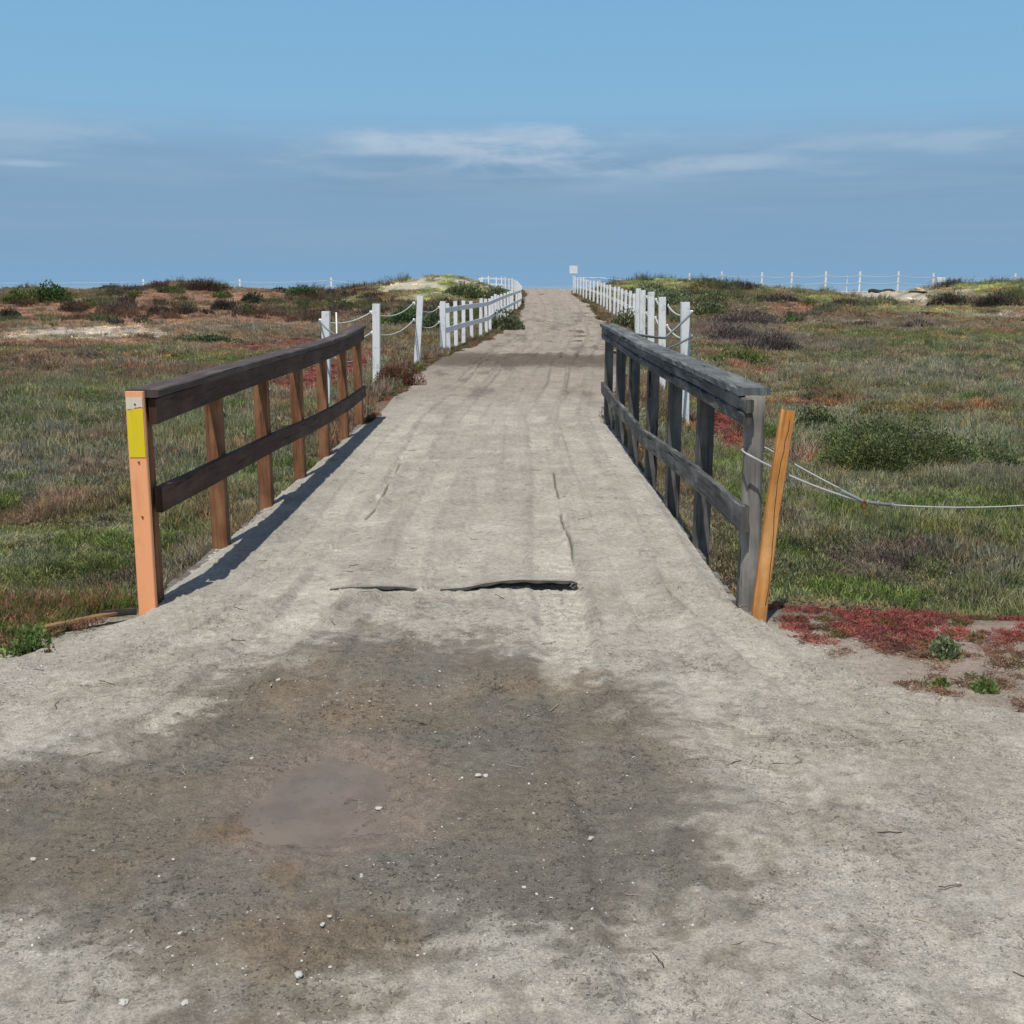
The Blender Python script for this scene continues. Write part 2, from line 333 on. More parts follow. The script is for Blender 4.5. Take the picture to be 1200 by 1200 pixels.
# px, py, rx, ry, colour, weight, bare (1 = little grows)
PT = [(90, 640, 160, 45, 'green', .8, 0), (90, 560, 140, 28, 'grey', .9, 0), (150, 690, 110, 22, 'purple', .7, 0), (60, 600, 90, 18, 'purple', .35, 0), (60, 500, 160, 20, 'graygreen', .7, 0), (60, 465, 120, 12, 'green', .6, 0),
      (150, 715, 60, 12, 'fresh', .6, 0), (200, 600, 80, 60, 'fresh', .55, 0), (330, 450, 60, 18, 'graygreen', .7, 0), (240, 425, 70, 9, 'green', .7, 0), (90, 440, 170, 14, 'brown', .5, 0), (60, 425, 140, 8, 'redsoil', .35, .2), (250, 392, 160, 12, 'brown', .5, .1), (190, 377, 240, 11, 'redsoil', .85, .75), (60, 405, 110, 7, 'redsoil', .7, .5), (330, 385, 150, 8, 'soil', .6, .6), (300, 408, 90, 7, 'coral', .6, .3),
      (120, 425, 60, 8, 'purple', .6, 0), (60, 410, 100, 8, 'brown', .6, 0), (180, 402, 160, 7, 'redsoil', .7, .5), (350, 405, 60, 12, 'red', .6, .1),
      (100, 389, 90, 9, 'salt', .95, .9), (170, 396, 70, 5, 'salt', .8, .8), (300, 385, 120, 6, 'grey', .7, .2), (320, 397, 60, 5, 'brown', .6, 0),
      (120, 365, 170, 14, 'redsoil', .95, .75), (260, 354, 130, 13, 'redsoil', .95, .75), (330, 372, 70, 5, 'coral', .6, .2), (380, 352, 60, 7, 'coral', .45, .3),
      (412, 432, 38, 30, 'red', 1., 0), (440, 480, 30, 12, 'coral', .5, 0), (385, 440, 30, 20, 'red', .7, 0), (450, 400, 60, 8, 'brown', .5, 0), (470, 372, 60, 7, 'brown', .7, 0), (440, 358, 50, 5, 'rust', .6, 0),
      (340, 500, 40, 26, 'brown', .5, .3), (330, 525, 26, 16, 'red', .9, 0), (540, 340, 70, 9, 'lime', .9, 0), (480, 340, 50, 5, 'lime', .8, 0), (495, 331, 34, 6, 'sand', 1., 1.2), (555, 345, 30, 3, 'sand', .6, .6), (560, 349, 60, 6, 'sage', .8, 0),
      (530, 345, 30, 3, 'sand', .6, .6), (600, 350, 20, 6, 'sage', .7, 0),
      (760, 335, 90, 8, 'lime', .85, 0), (830, 338, 60, 5, 'rust', .8, .1), (900, 336, 60, 4, 'olive', .8, 0), (790, 355, 70, 10, 'sage', .9, 0), (760, 345, 60, 7, 'sage', .6, 0),
      (870, 352, 60, 8, 'purple', .7, 0), (930, 362, 40, 6, 'redsoil', .8, .4), (880, 400, 90, 25, 'purple', .9, 0), (880, 420, 60, 10, 'green', .8, 0), (890, 437, 55, 11, 'coral', 1., 0), (870, 450, 50, 8, 'brown', .4, 0),
      (1000, 396, 90, 9, 'green', .8, 0), (1150, 398, 80, 9, 'green', .75, 0), (1090, 412, 50, 6, 'deep', .5, 0), (1020, 430, 150, 14, 'graygreen', .7, 0), (1120, 445, 120, 22, 'grey', .8, 0), (960, 460, 70, 12, 'olive', .7, 0),
      (870, 495, 40, 13, 'red', 1., 0), (930, 480, 60, 9, 'red', .8, 0), (1010, 478, 60, 6, 'coral', .5, .3), (1120, 488, 90, 10, 'rust', .8, 0), (850, 515, 34, 22, 'red', .95, 0), (860, 480, 30, 10, 'red', .6, 0), (830, 420, 25, 30, 'brown', .3, 0),
      (1018, 344, 62, 6, 'sand', 1., 1.3), (1130, 338, 90, 8, 'lime', .95, 0), (1000, 356, 60, 5, 'lime', .8, 0), (1130, 352, 70, 5, 'purple', .7, 0), (1090, 363, 50, 5, 'redsoil', .8, .4), (1170, 370, 50, 6, 'grey', .8, .3),
      (1080, 382, 80, 7, 'purple', .7, 0), (980, 375, 60, 6, 'purple', .6, .2), (1180, 372, 60, 4, 'salt', .5, .6), (985, 550, 50, 10, 'redsoil', .7, .7), (940, 545, 30, 16, 'red', .4, .3), (1190, 515, 40, 8, 'soil', .7, .7), (1150, 560, 80, 12, 'grey', .7, 0),
      (1060, 610, 170, 26, 'green', .9, 0), (970, 600, 60, 20, 'fresh', .5, 0), (1030, 665, 160, 24, 'purple', .95, 0), (900, 660, 50, 40, 'graygreen', .7, 0), (1040, 705, 160, 12, 'fresh', .9, 0), (1150, 640, 80, 30, 'olive', .4, 0),
      (860, 590, 40, 60, 'fresh', .6, 0), (840, 550, 40, 50, 'fresh', .5, 0)]
PP = []
for (px, py, rx, ry, cn, wt, bare) in PT:
    x, y, z_ = G(px, py); ya = G(px, py+ry)[1]; yb = G(px, max(py-ry, 336))[1]
    yb = min(yb, y+2.2*(y-ya)+2)
    PP.append((x, y, rx*y/FPX, max((yb-ya)/2, .25), C[cn], wt, bare))
PP += [(-5.2, 76, 6.0, 9, C['lime'], .95, .1), (-6.6, 76, 2.9, 6, C['sand'], 1., 1.3), (-3.0, 78, 1.4, 3, C['sand'], .9, 1.0), (34, 72, 9, 9, C['lime'], .95, .1), (24, 61, 5, 4, C['lime'], .7, 0), (14, 76, 7, 7, C['lime'], .75, 0), (25.5, 77, 4.8, 11, C['sand'], 1., 1.4)]
def landcolor(X, Y):
    n1 = fbm(X, Y, .35, 4, 41); n2 = fbm(X, Y, .9, 4, 42); n3 = fbm(X, Y, 2.2, 3, 43)
    far = sstep(20, 45, Y)[..., None]
    base = (1-far)*C['graygreen']+far*(.5*C['olive']+.5*C['brown'])
    base = base+(C['green']-base)*(sstep(.52, .68, n1)*.45)[..., None]
    base = base+(C['grey']-base)*(sstep(.52, .62, n2)*.6)[..., None]
    base = base+(C['brown']-base)*(sstep(.50, .64, fbm(X, Y, .5, 4, 44))*(.7-.35*sstep(1, 5, X)))[..., None]
    bare = .12*sstep(.6, .75, n3)
    wx = (n2-.5)*1.6+(n3-.5)*.7
    for (x, y, rx, ry, c, wt, br) in PP:
        sel = (np.abs(X-x) < rx*1.9) & (np.abs(Y-y) < ry*1.9)
        if not sel.any(): continue
        d = ((X[sel]-x)/rx)**2+((Y[sel]-y)/ry)**2
        k = (1-sstep(.45, 1.25, np.sqrt(d)+wx[sel]))*wt
        base[sel] = base[sel]+(c-base[sel])*k[:, None]; bare[sel] = bare[sel]+(br-bare[sel])*k
    mid = (sstep(14, 26, Y)*(1-sstep(70, 80, Y))*sstep(.56, .66, fbm(X, Y, .8, 4, 61)))*.35
    base = base+(C['coral']-base)*mid[..., None]
    return base, bare

# ------------------------------------------------------------------ dirt colours
def P(*a): return np.array([tuple(WZ(x, y))[:2] for x, y in a])
WETP = P((-150, 915), (0, 893), (120, 868), (250, 800), (330, 768), (400, 742), (520, 738), (640, 768), (740, 805), (800, 860), (850, 920), (880, 1000), (872, 1060), (800, 1112), (700, 1128), (560, 1105), (470, 1160), (330, 1290), (190, 1280), (120, 1120), (0, 1095), (-150, 1120))
PUDP = P((262, 950), (330, 886), (395, 868), (470, 884), (494, 930), (470, 975), (390, 1005), (300, 985))
def sdf(poly, X, Y):
    d = np.full(X.shape, 1e9); ins = np.zeros(X.shape, bool); n = len(poly)
    for i in range(n):
        ax, ay = poly[i]; bx, by = poly[(i+1) % n]; ex, ey = bx-ax, by-ay; L = ex*ex+ey*ey
        t_ = np.clip(((X-ax)*ex+(Y-ay)*ey)/L, 0, 1); d = np.minimum(d, (X-ax-t_*ex)**2+(Y-ay-t_*ey)**2)
        c_ = ((ay > Y) != (by > Y)) & (X < (bx-ax)*(Y-ay)/(by-ay+1e-12)+ax); ins ^= c_
    return np.where(ins, -1, 1)*np.sqrt(d)
def dirtcolor(X, Y):
    a = fbm(X, Y, 1.4, 5, 71); b = fbm(X, Y, 6., 4, 72); c = fbm(X*.6, Y*1.6, 9., 4, 73, .6)
    dry = np.array([.390, .360, .305]); dry2 = np.array([.30, .272, .225]); pale = np.array([.47, .44, .38])
    long_ = fbm(X*2.6+.3*fbm(X, Y, .5, 2, 70), Y*.30, 1, 5, 69, .6)
    col = dry+(dry2-dry)*(sstep(.46, .74, a)*(.60-.35*sstep(5.5, 7, Y)))[..., None]; col = col*(1+.38*(long_-.5)*sstep(5, 7, Y))[..., None]
    col = col+(pale-col)*(sstep(.52, .72, b)*.4)[..., None]
    # worn wheel lines along the track
    mid = (np.interp(Y, PY, PL)+np.interp(Y, PY, PR))/2; mid = np.where(Y < 5.2, -.33, mid); hw = .72
    wob = .18*(fbm(Y*.25, 0*Y, 1, 2, 74)-.5)
    tr = 0*X
    col = col+(pale*1.0-col)*(tr*.35*(.4+b))[..., None]
    # browner track beyond the bridge
    far = sstep(12.5, 17, Y); br = np.array([.295, .243, .198])
    col = col+(br-col)*(far*.72*(1-.35*tr))[..., None]
    col = col*(1-.38*(far*(1-sstep(40, 80, Y))*sstep(.48, .75, fbm(X*1.3, Y*.34, 1.8, 5, 77, .65))))[..., None]
    wet = np.zeros_like(X)
    near = Y < 5.6
    sd = np.full(X.shape, 9.); pd = np.full(X.shape, 9.)
    if near.any():
        sd[near] = sdf(WETP, X[near], Y[near]); pd[near] = sdf(PUDP, X[near], Y[near])
    n = .34*(fbm(X, Y, 3.2, 5, 75, .6)-.5)+.36*(c-.5)+.26*(fbm(X, Y, 24, 4, 79, .6)-.5)
    wet = .55*(1-sstep(-.04, .03, sd+n))+.45*(1-sstep(-.22, .10, sd+n*.5))
    # drier crumbs inside, wet blots outside
    wet = wet*(1-.55*sstep(.56, .72, fbm(X, Y, 5.5, 5, 76, .6))*sstep(-.45, -.05, sd))
    fade = np.where(sd > 0, np.clip(1-sd/1.1, 0, 1), 0)*near
    wet = np.maximum(wet, fade*sstep(.575, .66, fbm(X, Y, 7., 5, 78, .65))*.55)
    bandY = 23.6+.35*(fbm(X, 0*X, .8, 3, 80)-.5)
    bd = np.abs(Y-bandY)/(2.5+1.2*(fbm(X, Y, 1.2, 4, 81)-.5)); wet2 = (1-sstep(.55, 1.15, bd+.5*(c-.5)))*(1-sstep(1.0, 2.2, np.abs(X-.8)-1.0))
    mudA = np.array([.162, .140, .108]); mudB = np.array([.200, .166, .126]); mudC = np.array([.158, .146, .120])
    k1 = sstep(.40, .62, fbm(X, Y, 1.5, 4, 82)); k2 = sstep(.45, .65, fbm(X, Y, 2.6, 4, 83))
    mud = mudA+(mudB-mudA)*k1[..., None]; mud = mud+(mudC-mud)*(k2*.7)[..., None]
    ring_ = (1-sstep(.0, .15, pd+.25*(fbm(X, Y, 5, 4, 103, .6)-.5))); mud = mud+(np.array([.210, .168, .136])-mud)*(ring_*.95)[..., None]
    rustp = sstep(.60, .70, fbm(X, Y, 3.4, 4, 84))*.5; mud = mud+(np.array([.19, .13, .075])-mud)*(rustp*sstep(.1, .5, ring_+.3))[..., None]
    col = col+(mud-col)*wet[..., None]
    col = col+(np.array([.115, .088, .066])-col)*(wet2*.85)[..., None]
    # red-brown grit at the right shoulder
    sh = sstep(1.0, 1.6, X)*sstep(3.6, 4.1, Y)*near*.35*sstep(.4, .6, b); col = col+(np.array([.26, .19, .14])-col)*sh[..., None]
    col = col*(1+ruts(X, Y)[1]*(1-.45*wet))[..., None]*(1-.65*seams(X, Y))[..., None]
    return col, np.maximum(wet, wet2*.4), pd, sd
TRK = [(-.98, -.16, .13, 1.), (-.62, -.07, .10, .7), (.30, .03, .13, 1.), (.66, .13, .11, .8), (.98, .26, .10, .6), (-1.22, -.34, .09, .6), (-.20, -.02, .08, .5), (.02, .10, .07, .45)]
def ruts(X, Y):
    mid = (np.interp(Y, PY, PL)+np.interp(Y, PY, PR))/2; mid = np.where(Y < 5.2, -.33, mid); dz = 0*X; tn = 0*X
    for i, (a, b, w_, k) in enumerate(TRK):
        xc = mid+(a+.33)*(1+.012*np.maximum(Y-14, 0))+b*np.maximum(5.6-Y, 0)**1.45*.55+.22*(fbm(Y*.22, 0*Y+i*3, 1, 2, 300+i)-.5)+.05*(fbm(Y*.9, 0*Y+i, 1, 2, 320+i)-.5)
        on = k*(.6+.4*sstep(.38, .6, fbm(Y*.35+i*7, 0*Y, 1, 3, 340+i))); w2 = w_*(1+.02*np.maximum(Y-12, 0))
        q = np.abs(X-xc)/w2; ins = 1-sstep(.75, 1.1, q); rim = np.exp(-((q-1.2)/.22)**2)
        tread = .0022*np.sin((Y+.35*np.abs(X-xc))*95)*(Y < 8)
        dz = dz+on*(-.011*ins+.010*rim*(.3+1.2*vn(X*7, Y*5, 33))+tread*ins); br_ = sstep(.35, .6, fbm(X*1.5, Y*1.1, 1.6, 3, 360+i)); tn = tn+on*((.19+.05*np.sin((Y+.35*np.abs(X-xc))*62)*(Y < 12))*ins*br_-.17*rim*br_*vn(X*9, Y*9, 12))
    return dz, tn
def seams(X, Y):
    k1 = sstep(.42, .55, vn(X*0+3, Y*2.6, 12)); k2 = sstep(.25, .45, vn(X*0+9, Y*2.2, 14)); wv = .012*np.sin(Y*5)+.02*(vn(X*0, Y*3, 15)-.5)
    a = (1-sstep(.003, .012, np.abs(X+.985-wv)))*(Y > 7.3)*(Y < 9.9)*k1
    b = (1-sstep(.002, .010, np.abs(X-.385-wv*.6)))*(Y > 5.5)*(Y < 9.2)*k2
    c = 0*X
    for yy, x0, x1 in ((10.7, .19, .40), (9.3, .12, .30)): c = np.maximum(c, (1-sstep(.010, .030, np.abs(Y-yy-.02*np.sin(X*20))))*(X > x0)*(X < x1))
    return np.clip(a+b+c, 0, 1)
def pathrelief(X, Y, wet, pd):
    z_ = .022*(fbm(X, Y, 1.1, 4, 91)-.5)+.010*(fbm(X, Y, 7, 4, 92, .6)-.5)
    clod = np.maximum(fbm(X, Y*1.4, 19, 4, 93, .65)-.5, 0); z_ = z_+clod*(.036+.016*wet)*(.4+1.2*sstep(.4, .65, fbm(X, Y, 2.5, 3, 94)))
    dr_, _ = ruts(X, Y); z_ = z_-.022*seams(X, Y)+dr_*(1+1.2*sstep(13, 22, Y))+.13*(fbm(X, Y, .8, 5, 99, .6)-.5)*sstep(14, 30, Y)
    bowl = 1-sstep(-.12, .05, pd+.12*(fbm(X, Y, 6, 4, 101)-.5)); z_ = z_*(1-.80*bowl)-.028*bowl+.034*bowl*(fbm(X, Y, 4.5, 5, 102, .6)-.5)
    return z_

def grid_mesh(name, X, Y, Z, cols, wet, mat):
    ny, nx = X.shape; me = bpy.data.meshes.new(name)
    v = np.stack([X, Y, Z], -1).reshape(-1, 3).astype(np.float32)
    i = (np.arange(ny-1)[:, None]*nx+np.arange(nx-1)[None]).ravel(); f = np.stack([i, i+1, i+nx+1, i+nx], 1)
    me.vertices.add(len(v)); me.vertices.foreach_set('co', v.ravel())
    me.loops.add(f.size); me.loops.foreach_set('vertex_index', f.ravel().astype(np.int32))
    me.polygons.add(len(f)); me.polygons.foreach_set('loop_start', np.arange(0, f.size, 4, dtype=np.int32))
    me.polygons.foreach_set('use_smooth', np.ones(len(f), bool)); me.update(calc_edges=True)
    a = me.attributes.new('tone', 'FLOAT_COLOR', 'POINT'); c4 = np.concatenate([cols.reshape(-1, 3), np.ones((len(v), 1))], 1).astype(np.float32)
    a.data.foreach_set('color', c4.ravel())
    a = me.attributes.new('wet', 'FLOAT', 'POINT'); a.data.foreach_set('value', wet.ravel().astype(np.float32))
    me.materials.append(mat); return link(name, me)

def sg(a, amax, n): b = math.asinh(amax/a); return a*np.sinh(np.linspace(-1, 1, n)*b)
gx = sg(5., 600, 560)
gy = 6+sg(7., 500, 620); gy = gy[gy > -60]
X, Y = np.meshgrid(gx, gy); Z = ground(X, Y)
lc, bare = landcolor(X, Y)
soilmix = C['soil']*(.75+.5*fbm(X, Y, 2, 4, 95))[..., None]
tone = lc*.55+soilmix*.45; kb = sstep(.3, .7, bare)[..., None]; tone = tone+(lc-tone)*kb
dc, wt_, pd_, sd_ = dirtcolor(X, Y); k = (1-sstep(4.9, 5.3, Y+.3*(fbm(X, Y, 2, 3, 96)-.5)))[..., None]
rs = (sstep(1.35, 1.9, X)*sstep(3.7, 4.2, Y))[..., None]*.7
dcr = dc+(np.array([.27, .205, .165])*(.7+.6*fbm(X, Y, 4, 4, 97))[..., None]-dc)*rs
tone = tone+(dcr-tone)*k
beach = sstep(84, 90, Y)[..., None]; tone = tone+(C['sand']-tone)*beach
gnd = grid_mesh('ground', X, Y, Z, tone, wt_*k[..., 0], M['dirt'])
tag(gnd, 'uneven salt marsh soil rising to low dunes', 'ground', kind='structure')
# the track
py_ = np.concatenate([np.linspace(-8, 1.5, 30)[:-1], np.linspace(1.5, 5.7, 290)[:-1], np.linspace(5.7, 13, 230)[:-1], np.geomspace(13, 115, 300)])
tt = np.linspace(-1, 1, 420)
Yp = np.repeat(py_[:, None], len(tt), 1); L_ = pathL(py_)[:, None]; R_ = pathR(py_)[:, None]
pw = 1+.45*(1-sstep(3.3, 4.6, py_))[:, None]; mid_ = (L_+R_)/2; mid_ = mid_-.35*(1-sstep(3.3, 4.6, py_))[:, None]
Xp = mid_+np.where(tt[None] < 0, -(mid_-L_), (R_-mid_))*np.abs(tt[None])**pw
tone, wet, pd_, sd_ = dirtcolor(Xp, Yp)
edge = 1-np.abs(tt)[None]*np.ones_like(Xp); wdt = (R_-L_)/2
Zp = pathZ(Yp)+pathrelief(Xp, Yp, wet, pd_)-.07*(1-sstep(0, .12, edge*wdt))*(1-(sstep(5.2, 5.5, Yp)*(1-sstep(12.5, 12.9, Yp)))*.62)
track = grid_mesh('path', Xp, Yp, Zp, tone, wet, M['dirt'])
tag(track, 'grey dirt track with a damp muddy hollow in front, running over the bridge', 'path', kind='structure')
def trackz(x, y):
    a = np.array([x]); b = np.array([y]); _, w1, p1, _ = dirtcolor(a, b); return float((pathZ(b)+pathrelief(a, b, w1, p1))[0])
# puddle
m = MB(); cx_, cy_ = PUDP.mean(0); N = 48; vs = [(cx_, cy_, -.0210)]
for i in range(N):
    a = 2*math.pi*i/N; vs.append((cx_+.46*math.cos(a), cy_+.62*math.sin(a), -.0210))
m.add(vs, [[0, 1+i, 1+(i+1) % N] for i in range(N)]); pu = m.build('puddle', M['mud_water'])
tag(pu, 'shallow brown puddle drying in the middle of the wet mud', 'puddle', kind='structure')
m = MB(); m.add([(-3000, 120, -1.6), (3000, 120, -1.6), (3000, 5500, -1.6), (-3000, 5500, -1.6)], [[0, 1, 2, 3]])
tag(m.build('sea', M['sea']), 'pale blue sea behind the dunes', 'sea', kind='structure')

# ------------------------------------------------------------------ the footbridge
BY = [5.36+1.22*i for i in range(7)]
BX0 = -1.79; BX1 = 1.20
bridge = empty('footbridge', (-.31, 9.0, 0), 'low timber footbridge with brown left railing, weathered grey right railing and dirt covered deck', 'footbridge')
bridge_off = Vector((-.31, 9.0, 0))
def railing(x, inner, capz, midz, mc, mr, mp, label, seed, first_round=False, wob=0.):
    e = bpy.data.objects.new('railing', None); COL.objects.link(e); e.parent = bridge; e.location = Vector((x, BY[0], 0))-bridge_off
    e['label'] = label; o = Vector((x, BY[0], 0)); q = random.Random(seed)
    sgn = 1 if inner > x else -1; bow = [.045, .03, .02, .015, .01, 0, -.01] if wob else [-.058, -.035, -.015, 0, .005, .005, 0]
    for i, y in enumerate(BY):
        
        dx = q.uniform(-.006, .006)+bow[i]
        post('post', Vector((dx, y-BY[0], -.62)), Vector((dx+q.uniform(-wob, wob), y-BY[0], capz[i]-.042)), .078 if i == 0 else .095, mp, e, seed+i, ch=.005)
    def run(name, zs, th, wd, xo, mat, cuts, y0, y1, ch):
        for a, b in cuts:
            pts = []
            for i in range(a, b+1):
                yy = BY[i]-BY[0]
                if i == 0: yy -= y0
                elif i == a: yy += .004
                if i == 6: yy += y1
                elif i == b: yy -= .004
                pts.append(Vector((xo+bow[i]+q.uniform(-.004, .004)*(1 if wob else .4), yy, zs[i]+q.uniform(-.003, .003))))
            board(name, pts, wd, th, mat, e, .2 if not wob else .07, .0012 if not wob else .0032, seed+a*7, ch)
    run('cap_board', [c-.020 for c in capz], .040, .165 if wob else .150, sgn*(.03 if wob else .034), mc, [(0, 3), (3, 6)] if wob else [(0, 3), (3, 6)], .07, .05, .006)
    if wob:
        run('top_rail', [c-.042-.037 for c in capz], .068, .040, sgn*(.0475+.021), mr, [(0, 2), (2, 6)], .17, .04, .006)
        run('top_rail', [c-.042-.106 for c in capz], .060, .038, sgn*(.0475+.0235), mr, [(0, 3), (3, 6)], .16, .04, .006)
    else: run('top_rail', [c-.042-.066 for c in capz], .128, .038, sgn*(.0475+.021), mr, [(0, 3), (3, 6)], .05, .04, .004)
    run('middle_rail', [c-.068 for c in midz], .132, .038, sgn*(.0475+.021), mr, [(0, 3), (3, 6)], .18 if wob else .05, .06, .004)
    return e
rl = railing(BX0, BX0+.1, [1.09, 1.098, 1.097, 1.088, 1.088, 1.10, 1.14], [.60, .565, .535, .485, .45, .43, .425], M['brown_cap'], M['brown_rail'], M['brown_post'],
        'brown stained left railing on orange brown posts', 31)
rr = railing(BX1, BX1-.1, [1.10, 1.108, 1.108, 1.11, 1.128, 1.15, 1.158], [.52, .505, .455, .40, .425, .43, .47], M['grey_cap'], M['grey_rail'], M['grey_square'],
        'weathered grey right railing with split boards', 57, True, .012)
# round first post of the right railing
m = MB(); sweep(m, resample([(0.04, -.10, -.5), (.035, -.095, 0), (.028, -.065, 1.062)], .12), ring(.050, 12, .006), (1, 0, 0), .0016, 3)
m.build('round_post', M['grey_post'], rr, True)
m = MB(); sweep(m, [(-.115, -.055, 1.04), (-.115, -.055, 1.078)], rect(.01, .01), (1, 0, 0)); 
# deck planks, ends showing along both sides
q = random.Random(5); y = 5.40; pl = []
while y < 12.66:
    wd = .142; m = MB(); pl.append(y)
    a = float(np.interp(y, [5.4, 7.5, 9.5, 12.7], [-1.90, -1.83, -1.78, -1.80]))+q.uniform(-.01, .02); b = 1.205+q.uniform(-.03, .012)
    sweep(m, [Vector((a, y+wd/2, -.052))-bridge_off, Vector((b, y+wd/2+q.uniform(-.006, .006), -.052))-bridge_off], rect(wd-.008, .045, .004), (0, 1, 0), .001, int(y*100))
    o = m.build('deck_plank', M['plank'], bridge); y += wd+.004
for x in (-1.55, -.33, .92):
    board('beam', [Vector((x, 5.3, -.20))-bridge_off, Vector((x, 12.75, -.20))-bridge_off], .14, .24, M['drift'], bridge, 2)
# rubber mat on the deck, front edge curling up
mxs = np.linspace(-.96, .37, 90); mys = np.concatenate([np.linspace(5.50, 6.2, 40)[:-1], np.linspace(6.2, 10.9, 130)])
MX, MY = np.meshgrid(mxs, mys); _, w1, p1, _ = dirtcolor(MX, MY); TZ = pathZ(MY)+pathrelief(MX, MY, w1, p1)
frontshift = .04*(vn(MX*2.2, MX*0, 4)-.5)+.02*(vn(MX*9, MX*0, 5)-.5); MY2 = MY+frontshift*np.exp(-((MY-5.5)/.3)**2)
lift = .046*sstep(-.40, .10, MX)*(.82+.3*vn(MX*3.1, MX*0, 2))*(1-.35*sstep(.33, .37, MX))+.016*np.clip(1-((MX+.71)/.24)**2, 0, 1)**.8
TZ = TZ+(.002-TZ)*np.exp(-((MY-5.5)/.25)**2)
edgew = np.minimum(np.minimum(MX+.96, .37-MX), 10.9-MY)
sideR = .030*np.exp(-((.37-MX)/.05)**2)*sstep(.42, .62, vn(MX*0, MY*2.1, 12))*(MY < 8.9); sideL = .036*np.exp(-((MX+.96)/.06)**2)*sstep(7.2, 7.8, MY)*(1-sstep(9.3, 9.8, MY))*sstep(.3, .5, vn(MX*0, MY*2.7, 13))
MZ = TZ+.003+.009*(fbm(MX, MY, 2.2, 3, 8)-.42)+sideR+sideL+lift*np.exp(-((MY-5.5)/.20)**2)-.014*((MX > -.47) & (MX < -.365) & (MY < 5.62))
tone, wt_, _, _ = dirtcolor(MX, MY)
dsrc = np.exp(-((MY-5.5)/.035)**2)[..., None]; tone = tone*(1-.25*dsrc)
M['mat_top'] = M['dirt']
mat_e = empty('rubber_mat', (-.3, 8.2, 0), 'dust covered rubber mat on the bridge deck with its front edge curling up', 'mat')
o = grid_mesh('mat_surface', MX, MY2, MZ, tone, wt_, M['dirt']); o.parent = mat_e; o.location = (.3, -8.2, 0)
m = MB(); nx_ = len(mxs)
for j in range(nx_-1):
    a = (MX[0, j], MY2[0, j]-.001, MZ[0, j]-.001); b = (MX[0, j+1], MY2[0, j+1]-.001, MZ[0, j+1]-.001)
    th = .014+.003*math.sin(j*.7)
    m.add([a, b, (b[0], b[1]+.004, b[2]-th), (a[0], a[1]+.004, a[2]-th), (b[0], b[1]+.03, b[2]-th-.004), (a[0], a[1]+.03, a[2]-th-.004)], [[0, 3, 2, 1], [3, 5, 4, 2]])
for k, jx in ((0, -1), (1, nx_-1)):
    jx = 0 if k == 0 else nx_-1
    for i in range(len(mys)-1):
        a = (MX[i, jx], MY2[i, jx], MZ[i, jx]); b = (MX[i+1, jx], MY2[i+1, jx], MZ[i+1, jx])
        m.add([a, b, (b[0], b[1], b[2]-.010), (a[0], a[1], a[2]-.010)], [[0, 1, 2, 3]])
o = m.build('mat_edge', M['rubber'], mat_e); o.location = (.3, -8.2, 0)
m = MB(); fr = random.Random(9)
for k in range(9):
    x = .36+fr.uniform(-.04, .02); y = 5.52+fr.uniform(-.02, .04); z_ = .012
    p = [Vector((x, y, z_+.02))]
    for i in range(5): p.append(p[-1]+Vector((fr.uniform(-.02, .035), fr.uniform(-.03, .012), fr.uniform(-.010, .004))))
    sweep(m, p, ring(.0011, 4), (1, 0, 0))
o = m.build('frayed_thread', M['shell'], mat_e); o.location = (.3, -8.2, 0)

# ------------------------------------------------------------------ near marker posts and cable
sp = empty('marker_post', (-1.832, 5.18, 0), 'salmon painted post with yellow and pale bands at the near end of the brown railing', 'post')
post('shaft', (0, 0, -.25), (.005, .03, 1.092), .089, M['salmon'], sp, 4, .03, .004)
for nm, a, b, mt in (('yellow_band', .77, 1.008, 'yellow'), ('pale_band', 1.012, 1.066, 'tape')):
    m = MB(); N = 14; qq = random.Random(3)
    for i in range(N):
        x0 = -.040+.080*i/N; x1 = -.040+.080*(i+1)/N
        zb = lambda t: a+(0 if nm == 'yellow_band' else .012*math.sin(t*60)-.006*(t > .01))
        zt = lambda t: b
        pts = []
        for x, zz in ((x0, zb(x0)), (x1, zb(x1)), (x1, zt(x1)), (x0, zt(x0))):
            yy = .03*(zz+.25)/1.342-.0155
            pts += [(x+.005*(zz+.25)/1.342, yy-.0022, zz)]
        m.add(pts, [[0, 1, 2, 3]])
    m.build(nm, M[mt], sp)
for zz in (.745, .47, 1.03):
    m = MB(); yy = .03*(zz+.25)/1.342-.0155; sweep(m, [(.008, yy, zz), (.008, yy-.004, zz)], ring(.0052, 8), (1, 0, 0)); m.build('nail', M['rust'], sp)
stk = empty('marker_stake', (1.245, 5.06, 0), 'unpainted orange timber stake leaning right beside the round grey post', 'stake')
m = MB(); sweep(m, resample([(-.02, -.05, -.22), (0, -.02, .1), (.045, .03, .5), (.112, .09, 1.006)], .09), rect(.068, .045, .005), (1, 0, 0), .0014, 21); m.build('shaft', M['stake'], stk)
m = MB(); pts = []
qq = random.Random(12); z_ = .06; x = .012
while z_ < .99:
    t_ = z_; cx_ = np.interp(t_, [0, .5, 1.006], [0.0, .045, .112]); cy_ = np.interp(t_, [-.22, .1, .5, 1.006], [-.05, -.02, .03, .09])-.0236
    pts.append(Vector((cx_+.008+.010*math.sin(t_*7)+qq.uniform(-.003, .003), cy_, t_))); z_ += .05
sweep(m, pts, rect(.0035, .002, .0005), (1, 0, 0)); m.build('crack', M['drift'], stk)
